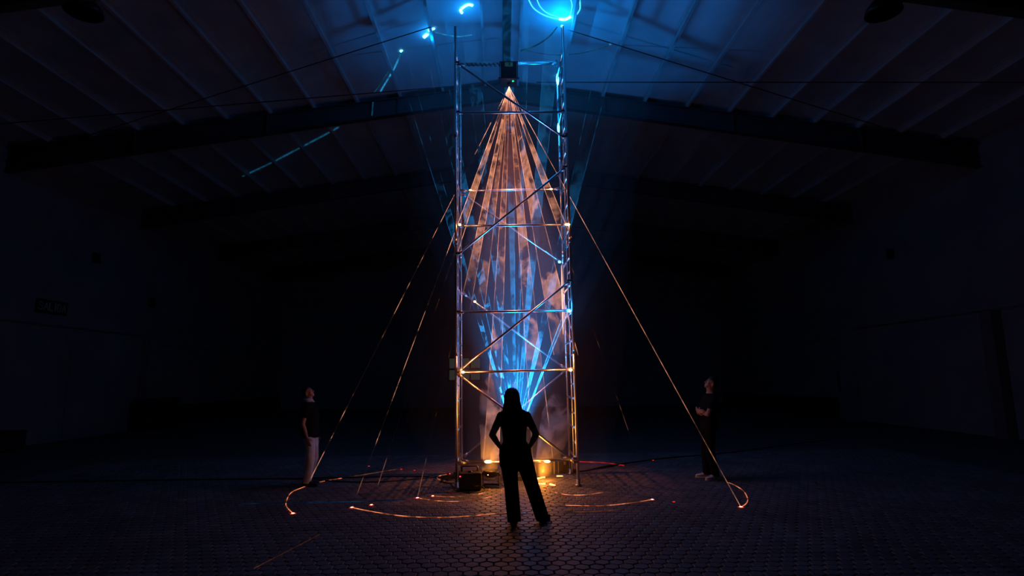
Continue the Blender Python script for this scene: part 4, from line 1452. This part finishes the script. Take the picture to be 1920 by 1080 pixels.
trace([(2.76, 13.13), (2.80, 13.10)], 0.028, cy_mid, 'small blue laser spot at the end of the thin ceiling arc', True, group=GC)
add_point('floor_streak_glow', (0.70, 10.42, 0.16), AMBER, 14)
# light thrown back by the ceiling where the lasers strike it
add_point('ceiling_ring_glow', (1.40, 12.2, zc(1.40) - 0.35), BLUE, 40)
add_point('ceiling_curl_glow', (-0.75, 12.05, zc(-0.75) - 0.30), BLUE, 9)
add_point('ceiling_spot_glow', (-1.70, 12.8, zc(-1.7) - 0.25), BLUE, 7)

# ---- glints where beams strike the tower, painted as glowing ellipsoids --------------------------------------
gl_o = emission('orange_glint', (1.0, 0.50, 0.16), 7.0, False)
gl_p = emission('pink_glint', (1.0, 0.50, 0.36), 1.3, False)
gl_b = emission('blue_glint', (0.10, 0.55, 1.0), 7.0, False)
GL = [((1.186, 9.85, 4.489), 0, 0.026, 2, 'laser glint where the third brace from the top meets the right leg'),
      ((1.150, 11.04, 4.05), 1, 0.030, 3, 'blue laser glint at the lower end of the upper rear diagonal'),
      ((1.173, 9.85, 2.936), 1, 0.034, 10, 'strong blue laser glint on the right leg at mid height'),
      ((1.173, 9.85, 1.915), 0, 0.030, 8, 'orange laser glint on the right leg at head height'),
      ((-0.527, 11.04, 3.273), 0, 0.026, 1.5, 'orange laser glint on the middle rear diagonal at its left end'),
      ((-0.674, 9.85, 1.90), 0, 0.028, 6, 'orange laser glint on the left leg at head height'),
      ((-0.737, 9.85, 4.50), 0, 0.026, 1.5, 'orange laser glint on the left leg in the upper half'),
      ((-0.611, 11.0, 5.53), 0, 0.016, 0.8, 'orange laser glint at the left end of the rear brace'),
      ((1.01, 11.0, 5.54), 0, 0.020, 1.5, 'orange laser glint at the right end of the rear brace'),
      ((-0.25, 9.85, 0.415), 0, 0.034, 12, 'large orange laser glint on the bottom brace left of the woman'),
      ((0.738, 9.85, 0.405), 0, 0.028, 8, 'orange laser glint on the bottom brace right of the woman'),
      ((1.185, 11.015, 3.30), 0, 0.016, 4, 'long pinkish laser glint on the rear right leg at mid height'),
      ((1.19, 9.88, 8.375), 1, 0.028, 1.0, 'blue laser glint on the top end of the front right leg'),
      ((1.203, 11.03, 7.93), 1, 0.030, 10, 'tall blue laser glint on the rear right leg near the top'),
      ((1.196, 11.03, 6.85), 1, 0.026, 6, 'lower blue laser glint on the rear right leg')]
for p, blue, r, e_, lab in GL:
    o = empty('laser_glint', p)
    tag(o, lab, 'laser mark', 'laser glints on the scaffold tower')
    tall = (44 if 'long' in lab else 4.5) if 'rear right leg' in lab else (0.8 if 'leg' in lab else 0.8)
    wide = 1.9 if 'brace' in lab else 1.0
    MB().ellipsoid((0, 0, 0), (r * wide, r, r * tall), None, 14, 10).build('hot_spot', gl_p if 'pinkish' in lab else (gl_b if blue else gl_o), o)
    add_point('glint_light', V(p) + V((-0.07 if p[0] > 0.3 else 0.05, -0.10, 0.03)), BLUE if blue else (AMBER if 'bottom' in lab else ORANGE), e_)
